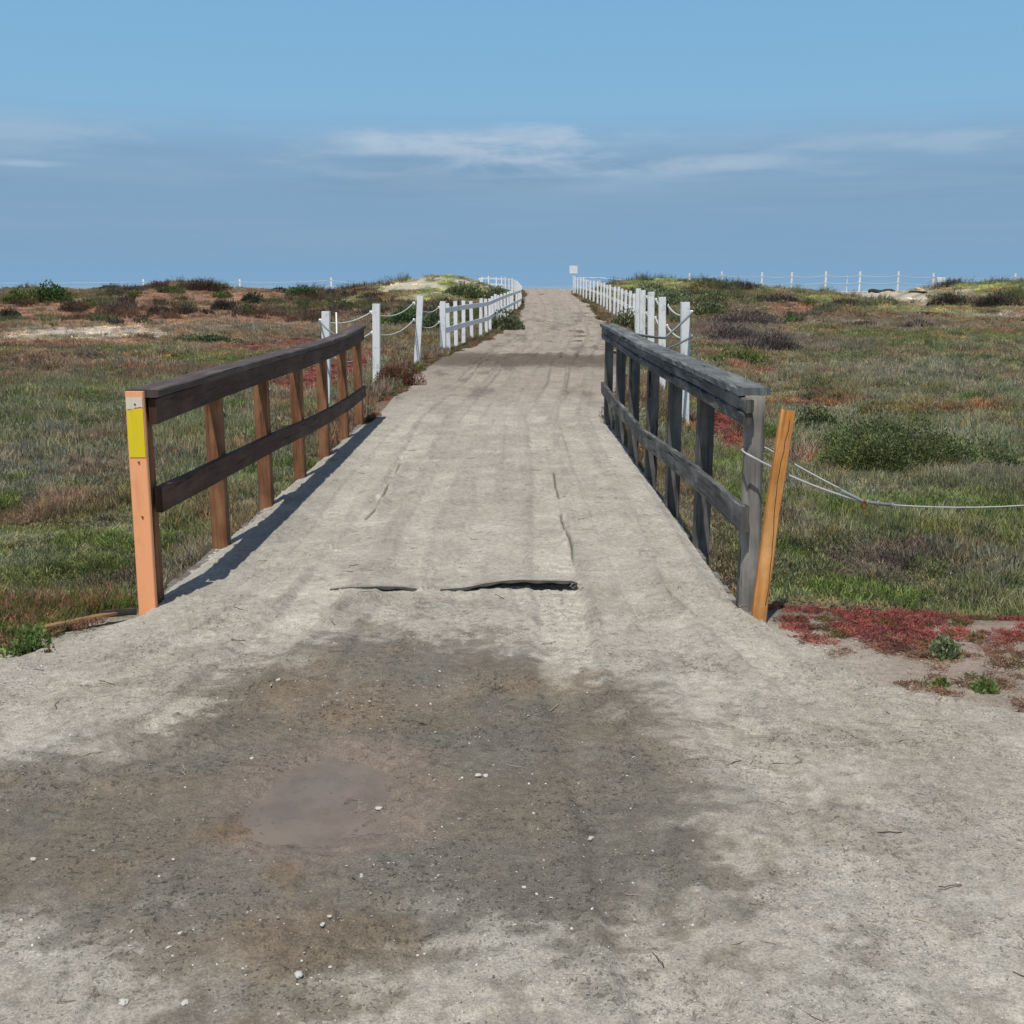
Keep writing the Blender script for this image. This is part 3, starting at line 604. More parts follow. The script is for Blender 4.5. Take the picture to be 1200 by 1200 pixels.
# tie cable from the round post
cb = empty('cable', (1.25, 5.2, .78), 'grey wire cable looped round the weathered post and stretched right across the marsh edge', 'cable')
co = Vector((1.25, 5.2, .78))
A = WY(875, 532, 5.17); Bp = WY(900, 526, 5.30); K = WY(1012, 588, 5.16); K2 = WY(1046, 592, 5.16)
def sag(a, b, s, n=14): return [a.lerp(b, i/n)-Vector((0, 0, s*4*(i/n)*(1-i/n))) for i in range(n+1)]
def tube(name, pts, r, mat, parent, off, n=7):
    m = MB(); sweep(m, [p-off for p in pts], ring(r, n), (0, 0, 1) if abs((pts[-1]-pts[0]).normalized().z) < .9 else (1, 0, 0)); return m.build(name, mat, parent, True)
tube('strand', sag(A, K, .022), .0062, M['cable'], cb, co)
J = WY(985, 573, 5.16); tube('strand', sag(Bp, J, .004), .0045, M['cable'], cb, co)
loop = [A, A+Vector((-.012, .06, .01)), A+Vector((.03, .13, .01)), Bp+Vector((-.02, .05, .005)), Bp]; tube('strand', loop, .0045, M['cable'], cb, co)
tube('clamp', [J+Vector((0, 0, -.006)), K, K2], .0085, M['oldrope'], cb, co)
for f in (.1, .45, .95):
    p = K.lerp(K2, f); tube('clip', [p+Vector((0, -.012, -.014)), p+Vector((.004, -.012, .016))], .006, M['oldrope'], cb, co)
m = MB(); kk = K-co; ang = [i/14*2*math.pi for i in range(15)]
sweep(m, [kk+Vector((.012*math.cos(a)*.9, -.008, -.012+.017*math.sin(a))) for a in ang], ring(.0048, 6), (0, 1, 0)); m.build('shackle', M['rust'], cb, True)
E1 = Vector((3.9, 5.2, .80)); 
tube('strand', [Vector((K2.x+(E1.x-K2.x)*u, 5.165+.03*u, K2.z-.155*u+(E1.z-K2.z+.155)*u*u)) for u in [i/18 for i in range(19)]], .0038, M['cable'], cb, co)
ap = empty('timber_post', (3.95, 5.22, gz(3.95, 5.22)), 'weathered grey post holding the far end of the cable', 'post')
m = MB(); sweep(m, resample([(0, 0, -.3), (0, 0, 1.05)], .15), ring(.05, 12, .006), (1, 0, 0), .0016, 3); m.build('shaft', M['grey_post'], ap, True)
# fallen plank left
p0 = WZ(40, 742, .01); p1 = WZ(143, 724, .02)
fp = MB(); sweep(fp, resample([(-.19, -.11, .012), (.17, .12, .03)], .06), rect(.016, .030, .003), (0, 0, 1), .0016, 2)
fpo = fp.build('plank', M['dull_stake']); fpo.location = (-2.08, 4.93, -.01); tag(fpo, 'narrow orange plank lying on the ground left of the salmon post', 'plank')
fp = MB(); sweep(fp, resample([(-.07, 0, .012), (.09, .02, .02)], .04), rect(.035, .018, .003), (0, 0, 1), .002, 5)
fpo = fp.build('board_scrap', M['drift']); fpo.location = (-1.93, 5.02, .005); tag(fpo, 'short dark scrap of board against the dirt edge left of the salmon post', 'board')

# ------------------------------------------------------------------ white rope fences
def rope_posts(items, name, label, zoff=None, w_=.125, span=True, cleat=-1, extra=()):
    """items: (px_top, py_top, py_base, Y)"""
    pb = [(WY(px, pt, Yq), WY(px, pbm, Yq)) for (px, pt, pbm, Yq) in items]
    o = Vector((pb[0][1].x, pb[0][1].y, pb[0][1].z))
    e = empty(name, o, label, 'rope fence'); anchors = []
    for i, (a, b) in enumerate(pb):
        lean = extra[i] if extra else 0
        post('post', Vector((b.x-o.x-lean, b.y-o.y, b.z-o.z-.35)), Vector((a.x-o.x+lean, a.y-o.y, a.z-o.z)), w_, M['white'], e, i+3, ch=.006)
        an = []
        for dz in (-.15, -.50):
            c0 = Vector((a.x+cleat*(w_/2), a.y, a.z+dz)); c1 = c0+Vector((cleat*.055, 0, 0))
            m = MB(); sweep(m, [c0-o, c1-o], rect(.05, .065, .01), (0, 1, 0)); m.build('cleat', M['white'], e)
            an.append(c1-Vector((cleat*.015, .03, 0)))
        anchors.append(an)
    return e, o, anchors
ef, of, an = rope_posts([(382, 365, 468, 17.6), (441, 356, 455, 18.9), (490, 347, 427, 23.0), (519, 353, 411, 26.0)], 'rope_fence',
    'white posts with two sagging ropes left of the track beyond the brown railing', extra=(0, 0, .05, 0), w_=.128)
for i in range(3):
    for j in range(2): tube('rope', sag(an[i][j], an[i+1][j], .15 if i else .10, 12), .013, M['rope'], ef, of, 6)
tube('rope', sag(an[0][0], Vector((-1.80, 12.74, 1.05)), .12), .014, M['oldrope'], ef, of, 6)
tube('rope', sag(an[0][1], Vector((-1.80, 12.74, .72)), .12), .014, M['oldrope'], ef, of, 6)
b = WY(394, 400, 17.9); tube('stake', [WY(394, 366, 17.9), Vector((b.x, b.y, gz(b.x, b.y)-.1))], .012, M['white'], ef, of, 6)
er, orr, ar = rope_posts([(803, 354, 472, 15.8), (776, 348, 447, 18.9), (763, 342, 430, 21.0), (753, 340, 412, 24.0), (748, 338, 400, 27.0)], 'rope_fence',
    'cluster of tall white posts with crossing ropes behind the grey railing', cleat=1, w_=.122)
for i in range(4):
    for j in range(2): tube('rope', sag(ar[i][j], ar[i+1][j], .10, 10), .016, M['rope'], er, orr, 6)
tube('rope', sag(ar[0][0], WY(779, 396, 14.6), .01)[:-1]+sag(WY(779, 396, 14.6), Vector((1.22, 12.74, 1.10)), .02), .017, M['oldrope'], er, orr, 6)
tube('rope', sag(ar[0][1], Vector((1.24, 12.74, .82)), .10), .017, M['oldrope'], er, orr, 6)
m = MB(); p = WY(781, 361, 18.9)-orr; sweep(m, [p+Vector((0, 0, .13)), p+Vector((.01, 0, -.12))], rect(.06, .05, .015), (1, 0, 0)); m.build('bracket', M['black'], er)
# ------------------------------------------------------------------ white post and rail fences along the track
def rail_fence(ctrl, spacing, side, label, ex=1., h=1.2, w_=.10, signs=None):
    """ctrl: (Y, X, base z)"""
    cy = [c[0] for c in ctrl]; P3 = [Vector((c[1], c[0], c[2])) for c in ctrl]
    o = P3[0].copy(); e = empty('post_and_rail_fence', o, label, 'fence'); pts = [P3[0]]; L = 0
    cum = [0]
    for a, b in zip(P3[:-1], P3[1:]): cum.append(cum[-1]+math.hypot(b.x-a.x, b.y-a.y))
    n = int(cum[-1]/spacing); q = random.Random(len(ctrl)); ps = []
    for i in range(n+1):
        s = cum[-1]*(i/n)**ex; ps.append(Vector((np.interp(s, cum, [p.x for p in P3]), np.interp(s, cum, [p.y for p in P3]), np.interp(s, cum, [p.z for p in P3]))))
    for i, p in enumerate(ps):
        r = p-o; t_ = (ps[min(i+1, n)]-ps[max(i-1, 0)]); a = math.atan2(t_.y, t_.x)
        post('picket', r+Vector((0, 0, -.3)), r+Vector((q.uniform(-.04, .04), q.uniform(-.04, .04), h+q.uniform(-.05, .04))), w_, M['white'], e, i%5, side=(math.cos(a), math.sin(a), 0), rough=0)
    for i in range(n):
        a = ps[i]-o; b = ps[i+1]-o; t_ = (b-a).normalized(); nr = Vector((-t_.y, t_.x, 0))*side
        for zz, hh in ((h-.17, .13), (h*.46, .14)):
            m = MB(); sweep(m, [a+nr*(w_/2+.014)+Vector((0, 0, zz))-t_*.05, b+nr*(w_/2+.014)+Vector((0, 0, zz))+t_*.045], rect(.024, hh, .003), (nr.x, nr.y, 0)); m.build('rail', M['white'], e)
    return e, o, ps
LF = [(26, -1.60, -.03), (30.5, -1.25, -.03), (35, -.75, -.03), (41, -.5, .02), (47, -.23, .08), (54, .2, .16), (60, .66, .26), (66, .72, .45), (75, .55, .72), (84, .15, .92), (91, -.7, 1.08), (97, -2.4, 1.16)]
rail_fence(LF, 2.15, -1, 'white fence of square pickets curving up the left side of the track over the dune', 1.17)
RF = [(35, 4.25, .05), (40, 4.62, .12), (50, 4.98, .32), (62, 5.18, .58), (70, 5.0, .78), (79, 4.85, .98)]
fe, fo, fps = rail_fence(RF, 2.3, -1, 'white fence of square pickets climbing the right side of the track to the skyline')
# notice board at the top end of the right fence
sx = WY(672, 316, 79.5); sb = empty('notice_board', (sx.x, 79.5, .95), 'small white square notice board on the skyline at the top of the right fence', 'sign')
post('pole', (0, 0, -.1), (0, 0, sx.z-.95), .07, M['white'], sb, 1)
board('panel', [(-.29, -.06, sx.z-.95), (.29, -.06, sx.z-.95)], .03, .55, M['white'], sb, 1, 0, 1, .004, (0, 1, 0))
sx = WY(564, 327, 97.5); m = MB(); bx_ = empty('bollard', (sx.x, 97.5, 1.1), 'stout white bollard on the dune top where the left fence ends', 'bollard')
post('shaft', (0, 0, -.1), (0, 0, sx.z-1.1), .30, M['white'], bx_, 2); board('cap', [(-.24, 0, sx.z-1.09), (.24, 0, sx.z-1.09)], .34, .12, M['white'], bx_, 1, 0, 1, .01, (0, 1, 0))

# far fences along the beach
def far_fence(items, Yq, label, ropes=(-.22, -.62), ends=(), basey=None, wd=.13, sagv=.10):
    tops = [WY(px, pt, Yq) for px, pt in items]
    o = Vector((tops[0].x, Yq, gz(tops[0].x, Yq))); e = empty('rope_fence', o, label, 'rope fence')
    for i, t_ in enumerate(tops): post('post', Vector((t_.x-o.x, 0, gz(t_.x, Yq)-o.z-.6)), t_-o, wd if len(items[i]) < 3 else items[i][2], M['white'], e, i, rough=0)
    A_ = [WY(*ends[0], Yq)]+tops+[WY(*ends[1], Yq)]
    for a, b in zip(A_[:-1], A_[1:]):
        for dz in ropes: tube('rope', sag(a+Vector((0, -wd/2, dz)), b+Vector((0, -wd/2, dz)), sagv, 10), .026, M['rope'], e, o, 5)
    return e
far_fence([(-110, 327), (168, 327), (281, 327), (388, 325)], 92, 'far white posts and long ropes crossing the skyline on the left', (-.25, -.75), ((-380, 327), (446, 329)))
WYk = WY(388, 328, 92)
far_fence([(808, 320), (846, 318), (893, 319), (928, 319), (968, 318), (1008, 318), (1053, 318), (1094, 320), (1190, 320), (1290, 320)], 84, 'row of white posts with thin ropes on the skyline above the right marsh', (-.32, -.85), ((745, 326), (1400, 320)))
t_ = WY(993, 323, 84); o = Vector((t_.x, 84, gz(t_.x, 84))); e = empty('thin_pole', o, 'thin short white pole between two taller posts above the sandy gap', 'pole'); post('shaft', (0, 0, -.2), t_-o, .05, M['white'], e)
rl_ = [(690, 325), (703, 325), (716, 326), (733, 328)]
tops = [WY(a, b, 86) for a, b in rl_]; o = Vector((tops[0].x, 86, 1.0)); e = empty('post_and_rail_fence', o, 'low white railing on the skyline just right of the notice board', 'fence')
for t_ in tops: post('post', Vector((t_.x-o.x, 0, -.4)), t_-o, .07, M['white'], e, rough=0)
for a, b in zip([WY(678, 325, 86)]+tops[:-1], tops): tube('rail', [a-Vector((0, .05, .05)), b-Vector((0, .05, .05))], .03, M['white'], e, o, 5)
for k, (px, py) in enumerate([(799, 327), (803, 327)]):
    t_ = WY(px, py, 84); o = Vector((t_.x, 84, gz(t_.x, 84)))
bx = WY(1102, 325, 84); e = empty('white_crate', (bx.x, 84, gz(bx.x, 84)), 'small white box on the green dune right of the last far post', 'box'); hz = bx.z-e.location.z
board('body', [(-.3, 0, hz-.2), (.3, 0, hz-.2)], .4, .36, M['white'], e, 1, 0, 1, .02, (0, 1, 0)); post('leg', (-.2, 0, -.3), (-.2, 0, hz-.38), .08, M['white'], e); post('leg', (.2, 0, -.3), (.2, 0, hz-.38), .08, M['white'], e)
# driftwood on the sand
def log(px, py, Yq, L, r, label, seed, name='driftwood_log', up=.0):
    t_ = WY(px, py, Yq); zz = max(gz(t_.x, Yq)+r*.6, t_.z-r if up else -9); m = MB(); q = random.Random(seed)
    sweep(m, [(-L/2+L*i/9, q.uniform(-.1, .1), r*.8*math.sin(i*1.1)*q.uniform(.3, .8)) for i in range(10)], ring(r, 9, r*.3, seed), (0, 1, 0), r*.15, seed, lambda t: .55+.45*math.sin(math.pi*(.15+.7*t)))
    o = m.build(name, M['drift'], None, True); o.location = (t_.x, Yq, zz); return tag(o, label, 'log')
log(1033, 339, 80, 1.9, .17, 'dark driftwood log lying on the sandy gap below the far posts', 3)
log(1086, 341, 71, 2.4, .07, 'thin dark stick lying on the bright green dune on the right', 4, 'driftwood_stick')
log(1060, 366, 58, 3.6, .10, 'long dark branch lying slanted in the red scrub on the right', 8, 'driftwood_stick')

# ------------------------------------------------------------------ plants: shapes
def raw_mesh(name, V, F, shade, mat):
    me = bpy.data.meshes.new(name); me.from_pydata([tuple(v) for v in V], [], F)
    a = me.attributes.new('shade', 'FLOAT_COLOR', 'POINT'); a.data.foreach_set('color', np.concatenate([np.array(shade), np.ones((len(V), 1))], 1).astype(np.float32).ravel())
    me.materials.append(mat); me.update(); return me
def blade(V, F, Sh, p, d, L, wd, bend, c, q, seg=2):
    s = d.cross(Vector((q.uniform(-1, 1), q.uniform(-1, 1), q.uniform(-.3, .3)))).normalized()*wd/2
    b = len(V); dd = Vector(bend)
    for i in range(seg+1):
        t_ = i/seg; pt = p+d*(L*t_)+dd*(L*t_*t_); k = 1-.75*t_ if seg > 1 else 1-.5*t_
        V += [pt-s*k, pt+s*k]; Sh += [c, c]
    for i in range(seg): F.append([b+2*i, b+2*i+1, b+2*i+3, b+2*i+2])
def hue(q, sp=.3, warm=.12):
    k = 1+q.uniform(-sp, sp); a = q.uniform(-warm, warm); return (k*(1+a), k, k*(1-a))
def tuft(name, seed, n, r, h, wd, kind, dead=.12):
    q = random.Random(seed); V = []; F = []; Sh = []
    for i in range(n):
        a = q.uniform(0, 6.283); rr_ = r*math.sqrt(q.random()); p = Vector((rr_*math.cos(a), rr_*math.sin(a), -.02))
        d = Vector((math.cos(a)*q.uniform(-.1, .6), math.sin(a)*q.uniform(-.1, .6), 1)).normalized()
        L = h*q.uniform(.45, 1.05); c = hue(q)
        if q.random() < dead: c = (1.9*c[0], 1.25*c[1], 1.15*c[2])
        bend = (q.uniform(-.25, .25), q.uniform(-.25, .25), -.08)
        if kind == 'pickle':
            blade(V, F, Sh, p, d, L, wd, bend, c, q, 2)
            for k in range(4):
                f = q.uniform(.3, .95); pp = p+d*(L*f)+Vector(bend)*(L*f*f)
                d2 = (d+Vector((q.uniform(-.8, .8), q.uniform(-.8, .8), q.uniform(.0, .5)))).normalized(); blade(V, F, Sh, pp, d2, .17*q.uniform(.18, .38), wd*1.0, (0, 0, .1), hue(q), q, 1)
        elif kind == 'grass': blade(V, F, Sh, p, d, L*1.2, wd*.6, (bend[0]*1.6, bend[1]*1.6, -.25), c, q, 3)
        elif kind == 'twig':
            blade(V, F, Sh, p, d, L, wd*.45, bend, c, q, 2)
            for k in range(5):
                f = q.uniform(.2, .9); pp = p+d*(L*f)+Vector(bend)*(L*f*f)
                d2 = (d+Vector((q.uniform(-1, 1), q.uniform(-1, 1), q.uniform(-.2, .6)))).normalized(); blade(V, F, Sh, pp, d2, L*q.uniform(.2, .5), wd*.35, (0, 0, 0), hue(q), q, 1)
        elif kind == 'mat':
            for k in range(3):
                pp = p+Vector((q.uniform(-.03, .03), q.uniform(-.03, .03), q.uniform(0, h*.5))); d2 = Vector((q.uniform(-1, 1), q.uniform(-1, 1), q.uniform(.1, 1))).normalized()
                blade(V, F, Sh, pp, d2, h*q.uniform(.35, .8), wd*1.3, (0, 0, -.1), hue(q, .35), q, 1)
    return raw_mesh(name, V, F, Sh, M['plant'])
def stone_mesh(seed):
    import bmesh
    bm = bmesh.new(); bmesh.ops.create_icosphere(bm, subdivisions=2, radius=1); q = np.random.default_rng(seed)
    sx, sy, sz = 1, q.uniform(.55, .95), q.uniform(.3, .5); ofs = q.uniform(0, 50, 3)
    for v in bm.verts:
        k = 1+.8*(float(vn(v.co.x*1.7+ofs[0], v.co.y*1.7+v.co.z+ofs[1], seed))-.5); v.co = Vector((v.co.x*sx*k, v.co.y*sy*k, v.co.z*sz*k))
    me = bpy.data.meshes.new('stone'); bm.to_mesh(me); bm.free(); return me

# ------------------------------------------------------------------ scattering
def scatter(name, meshes, pos, scl, tint, label, cat, tilt=.25, sink=0.):
    vc = bpy.data.collections.new(name+'_shapes')
    for i, me in enumerate(meshes):
        o = bpy.data.objects.new(name+'_shape', me); vc.objects.link(o)
    n = len(pos); me = bpy.data.meshes.new(name); me.vertices.add(n); me.vertices.foreach_set('co', np.asarray(pos, np.float32).ravel())
    a = me.attributes.new('scl', 'FLOAT_VECTOR', 'POINT'); a.data.foreach_set('vector', np.asarray(scl, np.float32).ravel())
    rot = np.stack([rng.uniform(-tilt, tilt, n), rng.uniform(-tilt, tilt, n), rng.uniform(0, 6.283, n)], 1)
    a = me.attributes.new('rot', 'FLOAT_VECTOR', 'POINT'); a.data.foreach_set('vector', rot.astype(np.float32).ravel())
    a = me.attributes.new('tint', 'FLOAT_COLOR', 'POINT'); a.data.foreach_set('color', np.concatenate([tint, np.ones((n, 1))], 1).astype(np.float32).ravel())
    a = me.attributes.new('pick', 'INT', 'POINT'); a.data.foreach_set('value', rng.integers(0, len(meshes), n).astype(np.int32))
    ob = link(name, me); ng = bpy.data.node_groups.new(name, 'GeometryNodeTree')
    ng.interface.new_socket('Geometry', in_out='INPUT', socket_type='NodeSocketGeometry'); ng.interface.new_socket('Geometry', in_out='OUTPUT', socket_type='NodeSocketGeometry')
    N = ng.nodes; L = ng.links; gi = N.new('NodeGroupInput'); go = N.new('NodeGroupOutput')
    ci = N.new('GeometryNodeCollectionInfo'); ci.inputs['Collection'].default_value = vc; ci.inputs['Separate Children'].default_value = True; ci.inputs['Reset Children'].default_value = True
    ip = N.new('GeometryNodeInstanceOnPoints'); ip.inputs['Pick Instance'].default_value = True
    def att(nm, ty): x = N.new('GeometryNodeInputNamedAttribute'); x.data_type = ty; x.inputs[0].default_value = nm; return x.outputs[0]
    L.new(gi.outputs[0], ip.inputs['Points']); L.new(ci.outputs[0], ip.inputs['Instance']); L.new(att('pick', 'INT'), ip.inputs['Instance Index'])
    er_ = N.new('FunctionNodeEulerToRotation'); L.new(att('rot', 'FLOAT_VECTOR'), er_.inputs[0]); L.new(er_.outputs[0], ip.inputs['Rotation']); L.new(att('scl', 'FLOAT_VECTOR'), ip.inputs['Scale'])
    L.new(ip.outputs[0], go.inputs[0]); md = ob.modifiers.new('scatter', 'NODES'); md.node_group = ng
    return tag(ob, label, cat, kind='stuff')

def sample(n, y0, y1, side=2.5, k=.60):
    # uniform over the trapezoid
    Yc = rng.uniform(0, 1, n*3)*(y1-y0)+y0; wmax = k*y1+side; keep = rng.uniform(0, 1, n*3) < (k*Yc+side)/wmax
    Yc = Yc[keep][:n]; Xc = rng.uniform(-1, 1, len(Yc))*(k*Yc+side); return Xc, Yc
XS = []; YS = []; SC = []
for n, a, b, s in ((26000, 5.0, 12, .78), (28000, 12, 26, 1.05), (30000, 26, 52, 1.7), (27000, 52, 90, 2.4)):
    x, y = sample(n, a, b); XS.append(x); YS.append(y); SC.append(np.full(len(x), s))
Xv = np.concatenate(XS); Yv = np.concatenate(YS); Sv = np.concatenate(SC)
l = pathL(Yv); r = pathR(Yv); clear = np.where(Yv < 13, .13, .05+.12*Sv)
out = (Xv < l-clear) | (Xv > r+clear)
bridge_in = (Yv > 5.2) & (Yv < 12.8) & (Xv > -1.98) & (Xv < 1.36); out &= ~bridge_in
edge_in = (Yv < 5.45+.1*np.sin(Xv*3)) ; out &= ~edge_in
lc, bare = landcolor(Xv, Yv)
bare2 = bare+.25*(fbm(Xv, Yv, 1.5, 3, 62)-.5)
keep = out & (rng.uniform(0, 1, len(Xv)) > np.clip(bare2*1.15, 0, .97)) & (Yv < crestY(Xv)+5)
# low relief of plant height: clumps and hollows
hgt = .42+1.05*sstep(.36, .66, fbm(Xv, Yv, 1.0, 3, 63))+.7*(fbm(Xv, Yv, 2.6, 3, 64)-.5)
Xv, Yv, Sv, lc, bare, hgt = [a[keep] for a in (Xv, Yv, Sv, lc, bare, hgt)]
redness = (lc[:, 0] > lc[:, 1]*1.7)
purp = (np.abs(lc-C['purple']).sum(1) < .05)
hf = np.where(redness, .55, 1.)*np.where(bare > .3, .55, 1.)*hgt*np.where(Yv > 50, .40, np.where(Yv > 26, .60, .95))
hf = hf*np.where(Yv < 5.9, .5, np.where(Yv < 6.5, .8, 1))
pn = fbm(Xv, Yv, 1.1, 3, 165); pm = fbm(Xv, Yv, .45, 3, 166)
lc2 = lc+(C['brown']*1.25-lc)*(sstep(.54, .68, pn)*(.5-.25*sstep(1, 5, Xv)))[:, None]; lc2 = lc2+(C['grey']*1.1-lc2)*(sstep(.52, .64, fbm(Xv, Yv, 1.7, 3, 167))*.5)[:, None]; lc2 = lc2+(C['fresh']-lc2)*(sstep(.56, .66, pm)*.30*(1-sstep(30, 50, Yv)))[:, None]
lc2 = np.where((lc[:, 0] > lc[:, 1]*1.7)[:, None], lc, lc2)
tint = lc2*np.array([2.55, 2.55, 2.6])*(1+.7*(rng.uniform(0, 1, len(Xv))-.5))[:, None]*(.7+.6*fbm(Xv, Yv, 3, 2, 65))[:, None]
mixg = rng.uniform(0, 1, len(Xv)); 
kk_ = (mixg < .10)[:, None]; tint = np.where(kk_, tint*np.array([1.2, 1.0, .8]), tint)
kk_ = (mixg > .90)[:, None]; tint = np.where(kk_, tint*.4+C['grey']*.9, tint)
Zv = ground(Xv, Yv); pos = np.stack([Xv, Yv, Zv], 1)
sc_ = np.stack([Sv*.95, Sv*.95, Sv*hf], 1)*rng.uniform(.8, 1.2, (len(Xv), 1))
rnd = rng.uniform(0, 1, len(Xv))
isred = redness; istw = (purp | (rnd < .10)) & ~isred; isgr = (rnd > .955) & ~isred & ~purp & (lc[:, 1] >= lc[:, 0]*.95); ispk = ~(isred | istw | isgr)
pk = [tuft('pickleweed', 100+i, 54, .15, .17, .0085, 'pickle') for i in range(4)]
gr = [tuft('grass_tuft', 200+i, 60, .11, .24, .010, 'grass', .25) for i in range(3)]
tw = [tuft('twiggy_tuft', 300+i, 38, .15, .24, .011, 'twig', .25) for i in range(3)]
ice = [tuft('ice_plant_tuft', 400+i, 70, .15, .10, .0085, 'mat', .2) for i in range(3)]
scatter('marsh_plants', pk, pos[ispk], sc_[ispk], tint[ispk], 'low dense pickleweed and marsh plants in green, grey and brown patches', 'marsh plants')
# rounded cushions of scrub standing a little above the rest
def mound(name, seed, n=620):
    q = random.Random(seed); V = []; F = []; Sh = []
    L_ = [(Vector((q.uniform(-.16, .16), q.uniform(-.16, .16), q.uniform(-.02, .04))), q.uniform(.5, .85)) for _ in range(5)]+[(Vector((0, 0, 0)), 1.)]
    for i in range(n):
        li = q.randrange(6); c0, k = L_[li]; u = q.uniform(0, 6.283); ph = math.acos(q.uniform(0, 1)); v = Vector((math.cos(u)*math.sin(ph), math.sin(u)*math.sin(ph), math.cos(ph)))
        p = c0+Vector((v.x*.24, v.y*.24, v.z*.19))*k*q.uniform(.6, 1)**.4; d = (v*.7+Vector((q.uniform(-.4, .4), q.uniform(-.4, .4), .7))).normalized()
        c = tuple(a*(.8+.4*((li*7919) % 13)/12) for a in hue(q, .32, .12)); blade(V, F, Sh, p-d*.02, d, q.uniform(.022, .055), .010, (q.uniform(-.2, .2), q.uniform(-.2, .2), 0), c, q, 1)
    return raw_mesh(name, V, F, Sh, M['plant'])
md_ = [mound('scrub_mound', 700+i) for i in range(4)]
rng = np.random.default_rng(77)
xa, ya = sample(8500, 5.9, 14); xb, yb2 = sample(13000, 14, 36); Xm = np.concatenate([xa, xb]); Ym = np.concatenate([ya, yb2]); lcm, bm_ = landcolor(Xm, Ym)
km = fbm(Xm, Ym, .75, 4, 501); ok = (rng.uniform(0, 1, len(Xm)) < .95*sstep(.38, .53, km)) & (bm_ < .3) & (lcm[:, 0] < lcm[:, 1]*1.35) & ((Xm < pathL(Ym)-.45) | (Xm > pathR(Ym)+.45)) & ~((Ym > 5.2) & (Ym < 13.2) & (Xm > -2.15) & (Xm < 1.55))
Xm, Ym, lcm = Xm[ok], Ym[ok], lcm[ok]; s_ = rng.uniform(.5, 1.1, len(Xm))*np.where(Ym > 14, 1.3, .9); h_ = s_*rng.uniform(.7, 1.15, len(Xm))*np.where(Ym < 6.8, .6, 1)
gm = rng.uniform(0, 1, (len(Xm), 1)); cm_ = np.where(gm < .5, lcm, np.where(gm < .8, C['graygreen'], C['green']))
scatter('scrub_mounds', md_, np.stack([Xm, Ym, ground(Xm, Ym)-.01], 1), np.stack([s_, s_, h_], 1), cm_*rng.uniform(1.7, 2.9, (len(Xm), 1)), 'low rounded cushions of soft grey green scrub among the marsh plants', 'scrub')
scatter('grass', gr, pos[isgr], sc_[isgr], tint[isgr], 'grass blades mixed through the green marsh plants', 'grass')
scatter('dry_brush', tw, pos[istw], sc_[istw], tint[istw]*1.15, 'dry purple grey twiggy scrub among the marsh plants', 'dry scrub')
scatter('red_ground_cover', ice, pos[isred], sc_[isred]*np.array([1.1, 1.1, 1.0]), tint[isred]*np.array([.55, .62, .62]), 'red and coral succulent ground cover in patches over the marsh', 'ground cover')
# scrub in loose drifts over the dunes
n = 5200; x = rng.uniform(-48, 60, n); y = rng.uniform(54, 84, n); k = fbm(x, y, .22, 4, 401, .6)
ok = (k > .50) & (rng.uniform(0, 1, n) < sstep(.50, .62, k)) & ((x < pathL(y)-1.6) | (x > pathR(y)+1.6)) & (y < crestY(x)+1) & (landcolor(x, y)[1] < .8); x, y = x[ok], y[ok]
ct = fbm(x, y, .16, 2, 402)[:, None]; left_ = (x < -8)[:, None]
tn = np.where(ct < .42, np.array([.13, .15, .075]), np.where(ct < .52, np.array([.12, .10, .085]), np.where(left_, np.array([.17, .11, .075]), np.array([.20, .21, .12]))))*rng.uniform(.6, 1.5, (len(x), 1))
s_ = rng.uniform(1.8, 3.6, len(x)); scatter('dune_scrub', tw[:2]+pk[:2], np.stack([x, y, ground(x, y)], 1), np.stack([s_, s_, s_*rng.uniform(.6, 1.15, len(x))], 1), tn, 'drifts of low dark and sage scrub over the dunes', 'scrub')
# red carpet on the flat right of the stake
n = 4200; x = rng.uniform(1.25, 4.2, n); y = rng.uniform(3.85, 5.45, n); k = fbm(x, y, 3.2, 4, 66); band_ = sstep(4.45, 5.0, y+.35*(k-.5)+.10*(x-2.2)*0)
ed = np.interp(y, PY, PR); ok = (x > ed+.02+.25*rng.uniform(0, 1, n)**2) & (rng.uniform(0, 1, n) < .12+.50*band_*sstep(.47, .62, k)) & ~((x > 2.05) & (y > 4.95) & (y < 5.2) & (rng.uniform(0, 1, n) < .7))
x, y = x[ok], y[ok]; k = rng.uniform(0, 1, len(x))[:, None]; yb_ = sstep(4.5, 4.9, y)[:, None]
tn = np.array([.36, .125, .11])*yb_+np.array([.27, .17, .115])*(1-yb_); tn = np.where(k < .18, np.array([.14, .13, .05]), tn)*(.7+.6*rng.uniform(0, 1, (len(x), 1)))
scatter('red_ice_plant', ice, np.stack([x, y, ground(x, y)-.004], 1), np.stack([rng.uniform(.25, .5, len(x))]*2+[rng.uniform(.15, .42, len(x))], 1), tn, 'crimson ice plant carpet on the bare flat right of the leaning stake', 'ice plant')
# left foreground verge: low weeds and dead grass
n = 900; x = rng.uniform(-3.6, -1.9, n); y = rng.uniform(4.35, 5.6, n); ed = np.interp(y, PY, PL); ok = (x < ed-.10-.12*rng.uniform(0, 1, n)) & (rng.uniform(0, 1, n) < sstep(4.3, 5.0, y+.15)); x, y = x[ok], y[ok]
mixw = rng.uniform(0, 1, (len(x), 1)); tn = np.where(mixw < .5, C['fresh'], np.where(mixw < .75, C['olive'], np.where(mixw < .9, C['coral'], np.array([.33, .26, .16]))))*rng.uniform(.9, 1.9, (len(x), 1))
scatter('verge_weeds', gr[:2]+pk[:2]+tw[:1], np.stack([x, y, ground(x, y)], 1), np.stack([rng.uniform(.4, .8, len(x))]*2+[rng.uniform(.3, .75, len(x))*(.5+.5*sstep(4.6, 5.2, y))], 1), tn, 'straggling weeds and dead grass along the verge left of the salmon post', 'weeds')
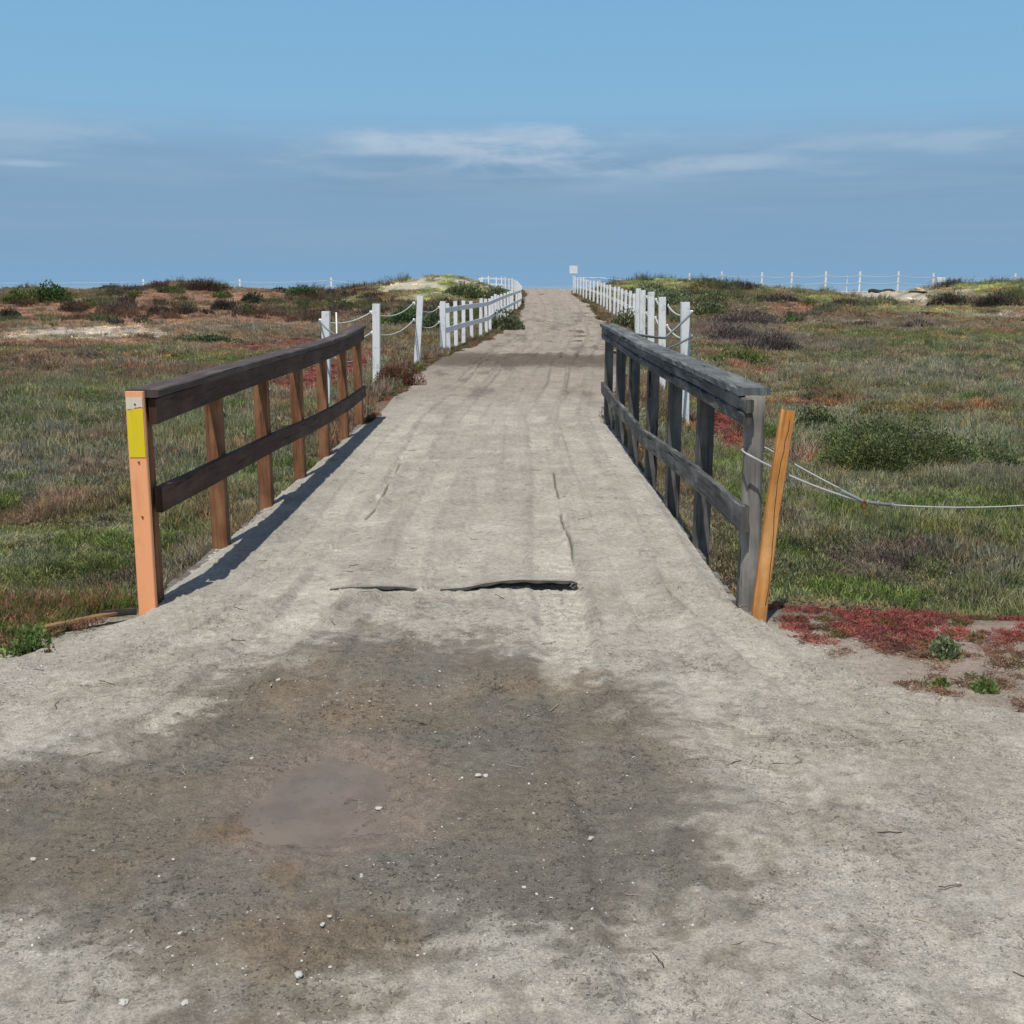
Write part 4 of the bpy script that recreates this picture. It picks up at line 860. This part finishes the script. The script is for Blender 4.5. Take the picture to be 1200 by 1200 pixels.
# weeds along the far track edges
n = 5200; y = 13+rng.uniform(0, 1, n)**1.3*72; sd2 = rng.integers(0, 2, n); off = rng.exponential(.35, n)*(1+.02*y)
x = np.where(sd2 == 0, pathL(y)-off+.05, pathR(y)+off-.05); k = fbm(x, y*.5, 1.1, 3, 67)
ok = (k > .42); x, y = x[ok], y[ok]; s = np.interp(y, [13, 40, 80], [.6, 1.0, 1.5]); mixw = rng.uniform(0, 1, (len(x), 1))
tn = np.where(mixw < .45, C['olive'], np.where(mixw < .75, C['graygreen'], C['coral']*.8))*rng.uniform(1.1, 2.1, (len(x), 1))
scatter('trackside_plants', pk, np.stack([x, y, ground(x, y)+.01], 1), np.stack([s, s, s*rng.uniform(.3, .8, len(x))], 1), tn, 'low scrubby plants creeping in along the edges of the far track', 'trackside plants')

# gravel
SM = [stone_mesh(i) for i in range(5)]
for me in SM: me.materials.append(M['stone'])
n = 26000; x, y = sample(n, 1.7, 6.2, .6, .62); k = fbm(x, y, 2.4, 4, 68); a_ = np.array(x); _, wq, pq, sq = dirtcolor(x, y)
left = np.exp(-((x+1.75)/.45)**2-((y-4.3)/.6)**2)*1.3; right = sstep(.9, 1.5, x)*sstep(3.6, 4.6, y)*.6; mid_s = np.exp(-((x-.05)/.30)**2-((y-3.25)/.75)**2)*1.0+np.exp(-((x+.55)/.5)**2-((y-3.95)/.3)**2)*.8+np.exp(-((x+.2)/.8)**2-((y-2.35)/.35)**2)*.6
dens = np.clip(.06+.38*sstep(.55, .72, k)*(1-.6*wq)+left+right*.8+mid_s*sstep(.38, .6, fbm(x, y, 7, 3, 168))*2.2+np.exp(-((x-.3)/.5)**2-((y-2.9)/.5)**2)*.35, 0, 1)*np.where(pq < .03, .05, 1)
ok = (rng.uniform(0, 1, len(x)) < dens) & (x > pathL(y)-.25) & (x < pathR(y)+.35); x, y, wq, pq, ms = x[ok], y[ok], wq[ok], pq[ok], mid_s[ok]
zz = pathZ(y)+pathrelief(x, y, wq, pq); inside = (x > pathL(y)+.05) & (x < pathR(y)-.05); zz = np.where(inside, zz, ground(x, y)+.004)
s = .0016+.0042*rng.uniform(0, 1, len(x))**4; mixw = rng.uniform(0, 1, (len(x), 1))
tn = np.where(mixw < .42, np.array([.50, .48, .44]), np.where(mixw < .75, np.array([.26, .25, .235]), np.array([.16, .14, .12])))*rng.uniform(.7, 1.25, (len(x), 1))
scatter('gravel', SM, np.stack([x, y, zz+s*.15], 1), np.stack([s, s, s], 1), tn, 'fine gravel and broken shell scattered over the dirt', 'gravel', .5)
def grit_mesh(seed):
    import bmesh
    bm = bmesh.new(); bmesh.ops.create_icosphere(bm, subdivisions=1, radius=1); q = random.Random(seed)
    for v in bm.verts: k = q.uniform(.75, 1.15); v.co = Vector((v.co.x*k, v.co.y*k*.8, v.co.z*k*.6))
    me = bpy.data.meshes.new('grit'); bm.to_mesh(me); bm.free(); me.materials.append(M['stone']); return me
x, y = sample(90000, 1.75, 7.5, .5, .60); k = fbm(x, y, 1.9, 5, 169, .6); _, wq, pq, sq = dirtcolor(x, y)
ok = (rng.uniform(0, 1, len(x)) < np.clip(.10+1.1*sstep(.45, .66, k)*(1-.5*wq), 0, 1)*np.where(pq < .05, .08, 1)*(1-.6*sstep(5, 6.5, y))) & (x > pathL(y)+.06) & (x < pathR(y)-.06); x, y, wq, pq = x[ok], y[ok], wq[ok], pq[ok]
sz = .0011+.0022*rng.uniform(0, 1, len(x))**2; base_, _, _, _ = dirtcolor(x, y); tn = base_*rng.uniform(.45, 1.75, (len(x), 1))
scatter('grit', [grit_mesh(i) for i in range(4)], np.stack([x, y, pathZ(y)+pathrelief(x, y, wq, pq)+sz*.2], 1), np.stack([sz, sz, sz], 1), tn, 'fine loose grit and crumbs of dirt over the track', 'grit', .5)
# bits of dry stalk
def twig_mesh(seed):
    q = random.Random(seed); m = MB(); p = [Vector((0, 0, 0))]
    for i in range(4): p.append(p[-1]+Vector((.012, q.uniform(-.005, .005), q.uniform(-.001, .0015))))
    sweep(m, p, ring(.0011, 4), (0, 0, 1)); o = m.build('twig_tmp', M['stone']); me = o.data; bpy.data.objects.remove(o); return me
n = 520; x, y = sample(n, 2.0, 12.5, .3, .5); ok = (x > pathL(y)+.1) & (x < pathR(y)-.1); x, y = x[ok], y[ok]; _, wq, pq, _ = dirtcolor(x, y)
s = rng.uniform(.5, 1.8, len(x)); scatter('plant_litter', [twig_mesh(i) for i in range(4)], np.stack([x, y, pathZ(y)+pathrelief(x, y, wq, pq)+.002], 1), np.stack([s, s, s], 1), np.where(rng.uniform(0, 1, (len(x), 1)) < .5, np.array([.09, .055, .035]), np.array([.34, .28, .2])), 'bits of dry stalk and bark strewn on the track', 'litter', .08)

# the larger pale stones, one by one
PB = [(560, 911, 8, 'left of a touching pair of white pebbles right of the puddle'), (569, 909, 6, 'right of a touching pair of white pebbles right of the puddle'), (444, 942, 8, 'white pebble lying at the right edge of the brown puddle'), (692, 979, 9, 'pale cream pebble on the smooth dark mud right of centre'),
      (350, 1148, 12, 'largest white shell lump near the bottom of the wet mud'), (145, 1175, 11, 'rounded white pebble near the bottom left corner'), (216, 1180, 9, 'broken white shell bit right of the bottom left pebble'), (295, 889, 5, 'small white pebble on the left of the puddle rim'),
      (326, 799, 6, 'flat pale pebble in the upper left of the wet mud'), (39, 1006, 7, 'lone pale pebble on the mud at the left edge'), (198, 1110, 6, 'pale pebble standing alone above the bottom left pebble'), (424, 1030, 5, 'small grey pebble just below the puddle'),
      (386, 1081, 5, 'upper of two small tan pebbles below the puddle'), (378, 1088, 6, 'lower of two small tan pebbles below the puddle'), (574, 1124, 6, 'grey white pebble in the crumbly mud at bottom centre'), (211, 1092, 6, 'tan flat pebble on the mud at lower left'), (614, 1040, 5, 'small tan pebble on the wet mud below the cream pebble')]
for i, (px, py, sz, lab) in enumerate(PB):
    p = WZ(px, py); r_ = sz*math.hypot(p.y, EYE)/FPX/2*1.05; me = stone_mesh(50+i); me.materials.append(M['shell']); o = link('pebble', me)
    o.location = (p.x, p.y, trackz(p.x, p.y)+r_*.25); o.scale = (r_, r_, r_); o.rotation_euler.z = i*1.3
    tag(o, lab, 'pebble', 'pale pebbles on the mud')

# ------------------------------------------------------------------ individual shrubs
def shrub(px, pyb, wpx, hpx, style, colr, label, n=1400, name='shrub', dr=.7, cat='shrub', cname=None):
    x, y, z_ = G(px, pyb); s = y/FPX; W_ = wpx*s; H_ = hpx*s*1.0; D_ = W_*dr; y2 = y+D_*.35; z_ = gz(x, y2)
    e = empty(name, (x, y2, z_), label, cat); q = random.Random(int(px*7+pyb)); V = []; F = []; Sh = []
    dist = y; leafw = max(.007, 1.05*dist/FPX)*(.8 if style == 'twig' else 1.15); n = int(n*1.9); W_ *= 1.25; H_ *= 1.3; col = C[colr] if isinstance(colr, str) else np.array(colr)
    lumps = [(Vector((q.uniform(-.5, .5)*W_*.75, q.uniform(-.5, .5)*D_*.75, 0)), q.uniform(.45, .8)) for _ in range(14 if W_ > .8 else 8)]+[(Vector((0, 0, 0)), .95)]
    for i in range(n):
        li = q.randrange(len(lumps)); c0, k = lumps[li]; u = q.uniform(0, 6.283); ph = math.acos(q.uniform(0, 1)); rr_ = q.uniform(.55, 1.0)**.5
        v = Vector((math.cos(u)*math.sin(ph), math.sin(u)*math.sin(ph), math.cos(ph)))
        edge = max(0, 1-(2*abs(c0.x)/W_)**2)
        hh = H_*(.45+.55*edge)*k
        p = c0*.62+Vector((v.x*W_*.34*k, v.y*D_*.34*k, v.z*hh*.86))*rr_*1.0
        d = (v*.6+Vector((q.uniform(-.4, .4), q.uniform(-.4, .4), .75))).normalized(); L = leafw*q.uniform(2., 4.5) if style != 'leaf' else leafw*q.uniform(1.4, 2.6)
        lk = .72+.66*((li*7919) % 13)/12; c = tuple(a*lk for a in hue(q, .34, .14))  # per-lump brightness painted into the leaf colour, so lumps look unevenly lit
        if q.random() < .12: c = tuple(a*1.45 for a in c)
        blade(V, F, Sh, p-d*L*.5, d, L, leafw*(1.6 if style == 'leaf' else 1.), (q.uniform(-.2, .2), q.uniform(-.2, .2), -.1), c, q, 1 if style != 'needle' else 2)
    key = 'plant_%s' % (tuple(round(float(a), 3) for a in col),)
    if key not in M: M[key] = plant_mat(key.replace(' ', ''), False, .28, tuple(float(a)*1.75 for a in col))
    o = link('foliage', raw_mesh('foliage', V, F, Sh, M[key]), e)
    m = MB()
    for i in range(10):
        a = q.uniform(0, 6.283); c0, k = q.choice(lumps); t_ = c0*.6+Vector((math.cos(a)*W_*.2, math.sin(a)*D_*.2, H_*.7*k)); b_ = c0*.3; b_.z = -.05
        sweep(m, [b_, b_.lerp(t_, .5)+Vector((q.uniform(-.05, .05), q.uniform(-.05, .05), 0))*W_, t_], ring(max(.004, .25*leafw), 4), (1, 0, 0), 0, 0, lambda t: 1-.6*t)
    m.build('stem', M['drift'], e); return e
SB = [
 (1065, 564, 200, 86, 'leaf', (.098, .118, .050), 'large green bush in the right marsh above the cable', 12000, .7),
 (1160, 558, 100, 44, 'leaf', (.10, .118, .058), 'paler low bush at the right end of the large green marsh bush', 3600, .7),
 (1000, 540, 84, 52, 'leaf', (.092, .112, .048), 'green bush leaning against the left end of the large marsh bush', 3600, .7),
 (958, 512, 78, 38, 'leaf', (.065, .090, .032), 'medium green bush behind the top of the leaning stake', 2600, .7),
 (1196, 712, 46, 50, 'leaf', (.10, .15, .03), 'bright green plant at the right picture edge above the red carpet', 900, .7),
 (930, 382, 21, 12, 'leaf', (.055, .105, .03), 'tiny round bright green shrub on the red slope right', 500, .9),
 (466, 456, 56, 42, 'twig', (.105, .050, .034), 'reddish brown bush leaning on the foot of the white rope post', 2600, .7),
 (489, 437, 18, 10, 'leaf', 'fresh', 'small bright green plant at the foot of the leaning white post', 500, .8),
 (476, 385, 56, 28, 'leaf', (.075, .12, .05), 'dark sage bush seen between the sagging left ropes', 1500, .8),
 (508, 392, 44, 34, 'leaf', (.10, .12, .07), 'tall grey sage bush behind the leaning white post', 1500, .8),
 (446, 384, 30, 14, 'leaf', 'fresh', 'bright green low bush behind the nearest left rope', 700, .8),
 (590, 388, 44, 26, 'leaf', (.11, .125, .07), 'sage bush growing against the left white fence by the track', 1700, .8),
 (571, 392, 18, 10, 'leaf', (.11, .12, .06), 'low sage clump at the foot of the left white fence', 600, .8),
 (545, 352, 56, 16, 'leaf', (.12, .14, .065), 'rounded green bush on the dune slope behind the left white fence', 1300, .8),
 (583, 351, 40, 14, 'leaf', (.14, .155, .08), 'pale sage bush on the dune behind the bend of the left fence', 1000, .8),
 (735, 392, 46, 30, 'leaf', (.105, .12, .065), 'sage bush in front of the right fence beside the tall white posts', 1900, .8),
 (700, 356, 30, 6, 'leaf', 'olive', 'low olive clump under the right white fence', 500, .8),
 (790, 362, 80, 22, 'leaf', (.145, .165, .095), 'broad silvery bush behind the tall white posts', 2200, .8),
 (832, 372, 56, 20, 'leaf', (.13, .15, .08), 'silvery green bush right of the tall white posts', 1500, .8),
 (765, 352, 56, 16, 'leaf', (.15, .17, .10), 'pale silvery bush on the dune behind the right fence', 1300, .8),
 (842, 356, 40, 13, 'leaf', (.15, .165, .075), 'yellow green bush at the foot of the right dune', 900, .8),
 (858, 405, 80, 30, 'twig', (.085, .07, .066), 'purple grey leafless brush nearest the tall white posts', 2400, .8),
 (905, 418, 90, 34, 'twig', (.08, .066, .062), 'wide purple grey leafless brush in the middle of the right slope', 2600, .8),
 (880, 385, 100, 26, 'twig', (.09, .075, .07), 'purple grey leafless brush high on the right slope', 2400, .8),
 (868, 430, 78, 22, 'leaf', 'green', 'low green bush between the purple brush and the red patch', 1500, .6),
 (1000, 360, 44, 9, 'twig', (.07, .055, .05), 'dark low scrub below the sandy gap', 700, .8),
 (918, 357, 44, 12, 'twig', (.075, .06, .055), 'dark scrub on the crest left of the sandy gap', 800, .8),
 (870, 345, 52, 10, 'twig', (.085, .07, .06), 'brown scrub along the crest of the right dune', 800, .8),
 (1122, 362, 58, 20, 'twig', (.05, .045, .038), 'dark grey brush on the right dune, left one of two', 1500, .7),
 (1178, 362, 60, 19, 'twig', (.05, .045, .038), 'dark grey brush on the right dune at the picture edge', 1500, .7),
 (1082, 388, 48, 14, 'twig', (.08, .065, .06), 'round grey scrub alone in the middle of the right slope', 1100, .8),
 (1020, 386, 46, 10, 'twig', (.085, .068, .06), 'flat grey scrub left of the round grey scrub', 800, .8),
 (1135, 322+130, 90, 16, 'twig', 'grey', 'pale grey brush spreading low in the right marsh', 1300, .6),
 (54, 356, 46, 25, 'leaf', (.055, .085, .030), 'dark green round bush on the left skyline', 1800, .8),
 (20, 357, 40, 17, 'leaf', (.085, .12, .035), 'bright green bush on the skyline at the left edge', 1100, .8),
 (8, 374, 26, 14, 'twig', (.045, .04, .028), 'dark shrub low on the dune at the left edge', 700, .8),
 (80, 368, 40, 14, 'twig', (.08, .055, .04), 'brown scrub under the dark green skyline bush', 800, .8),
 (135, 368, 40, 15, 'twig', (.11, .09, .07), 'grey brown mound of scrub on the left dune', 1100, .8),
 (126, 342, 34, 9, 'twig', (.07, .055, .045), 'brown scrub on the skyline right of the green bush', 600, .8),
 (158, 350, 28, 9, 'leaf', 'olive', 'small olive bush high on the red dune', 500, .8),
 (184, 370, 36, 12, 'twig', (.06, .05, .042), 'dark scrub right of the grey brown mound', 800, .8),
 (232, 344, 66, 13, 'twig', (.06, .042, .032), 'dark brown scrub capping the highest part of the red dune', 1200, .8),
 (197, 344, 40, 8, 'leaf', (.075, .075, .035), 'olive scrub left of the cap of the red dune', 700, .8),
 (216, 371, 24, 12, 'twig', (.05, .04, .034), 'small dark scrub at the foot of the red dune, left of three', 600, .8),
 (241, 371, 24, 10, 'twig', (.07, .055, .05), 'small dark scrub at the foot of the red dune, middle of three', 500, .8),
 (262, 366, 38, 17, 'twig', (.05, .045, .038), 'dark grey bush at the foot of the red dune, right of three', 1000, .8),
 (258, 350, 26, 8, 'leaf', 'green', 'green bush just right of the dune cap scrub', 500, .8),
 (296, 357, 34, 14, 'leaf', (.055, .065, .038), 'dark bush on the skyline between two far posts', 900, .8),
 (288, 366, 18, 8, 'leaf', (.09, .12, .04), 'little green bush below the skyline bush between far posts', 400, .8),
 (326, 343, 20, 7, 'twig', (.05, .045, .04), 'tiny dark bush on the skyline left of the flat green bush', 400, .8),
 (353, 350, 40, 12, 'leaf', (.055, .085, .030), 'flat dark green bush on the left skyline near the far post', 900, .8),
 (388, 348, 30, 9, 'twig', (.09, .06, .05), 'reddish scrub below the far post with the thick top', 500, .8),
 (360, 372, 24, 10, 'twig', (.095, .07, .055), 'small brown scrub on the flat left of the rope posts', 500, .8),
 (402, 362, 26, 8, 'leaf', (.10, .11, .055), 'small sage tuft behind the nearest left rope post', 400, .8),
 (440, 352, 44, 8, 'twig', (.075, .052, .045), 'brown scrub in front of the sandy dune', 600, .8),
 (425, 345, 30, 7, 'twig', (.15, .07, .05), 'rusty scrub at the left foot of the sandy dune', 400, .8),
 (232, 405, 90, 12, 'leaf', (.08, .10, .05), 'long low green shrub on the flat left marsh', 1100, .5),
 (38, 433, 70, 9, 'twig', (.09, .08, .07), 'low grey shrub in the left marsh at the picture edge', 700, .5),
 (1110, 776, 46, 34, 'leaf', (.125, .15, .085), 'grey green weed standing on the bare flat right of the stake', 420, .8),
 (1105, 806, 22, 10, 'leaf', (.12, .16, .05), 'tiny green weed in front of the grey green weed', 140, .9),
 (1160, 815, 38, 18, 'leaf', (.125, .165, .055), 'small bright weed nearest the track on the right', 260, .9),
 (30, 772, 60, 40, 'leaf', (.09, .13, .045), 'leafy weed at the dirt edge in the left foreground', 420, .8),
 (54, 776, 34, 18, 'leaf', (.13, .10, .05), 'small reddish weed beside the leafy weed on the left', 160, .8),
]
for (px, pyb, wp, hp, st_, cl, lab, n, dr) in SB: shrub(px, pyb, wp, hp, st_, cl, lab, n, 'weed' if 'weed' in lab else 'shrub', dr, 'weed' if 'weed' in lab else 'shrub')
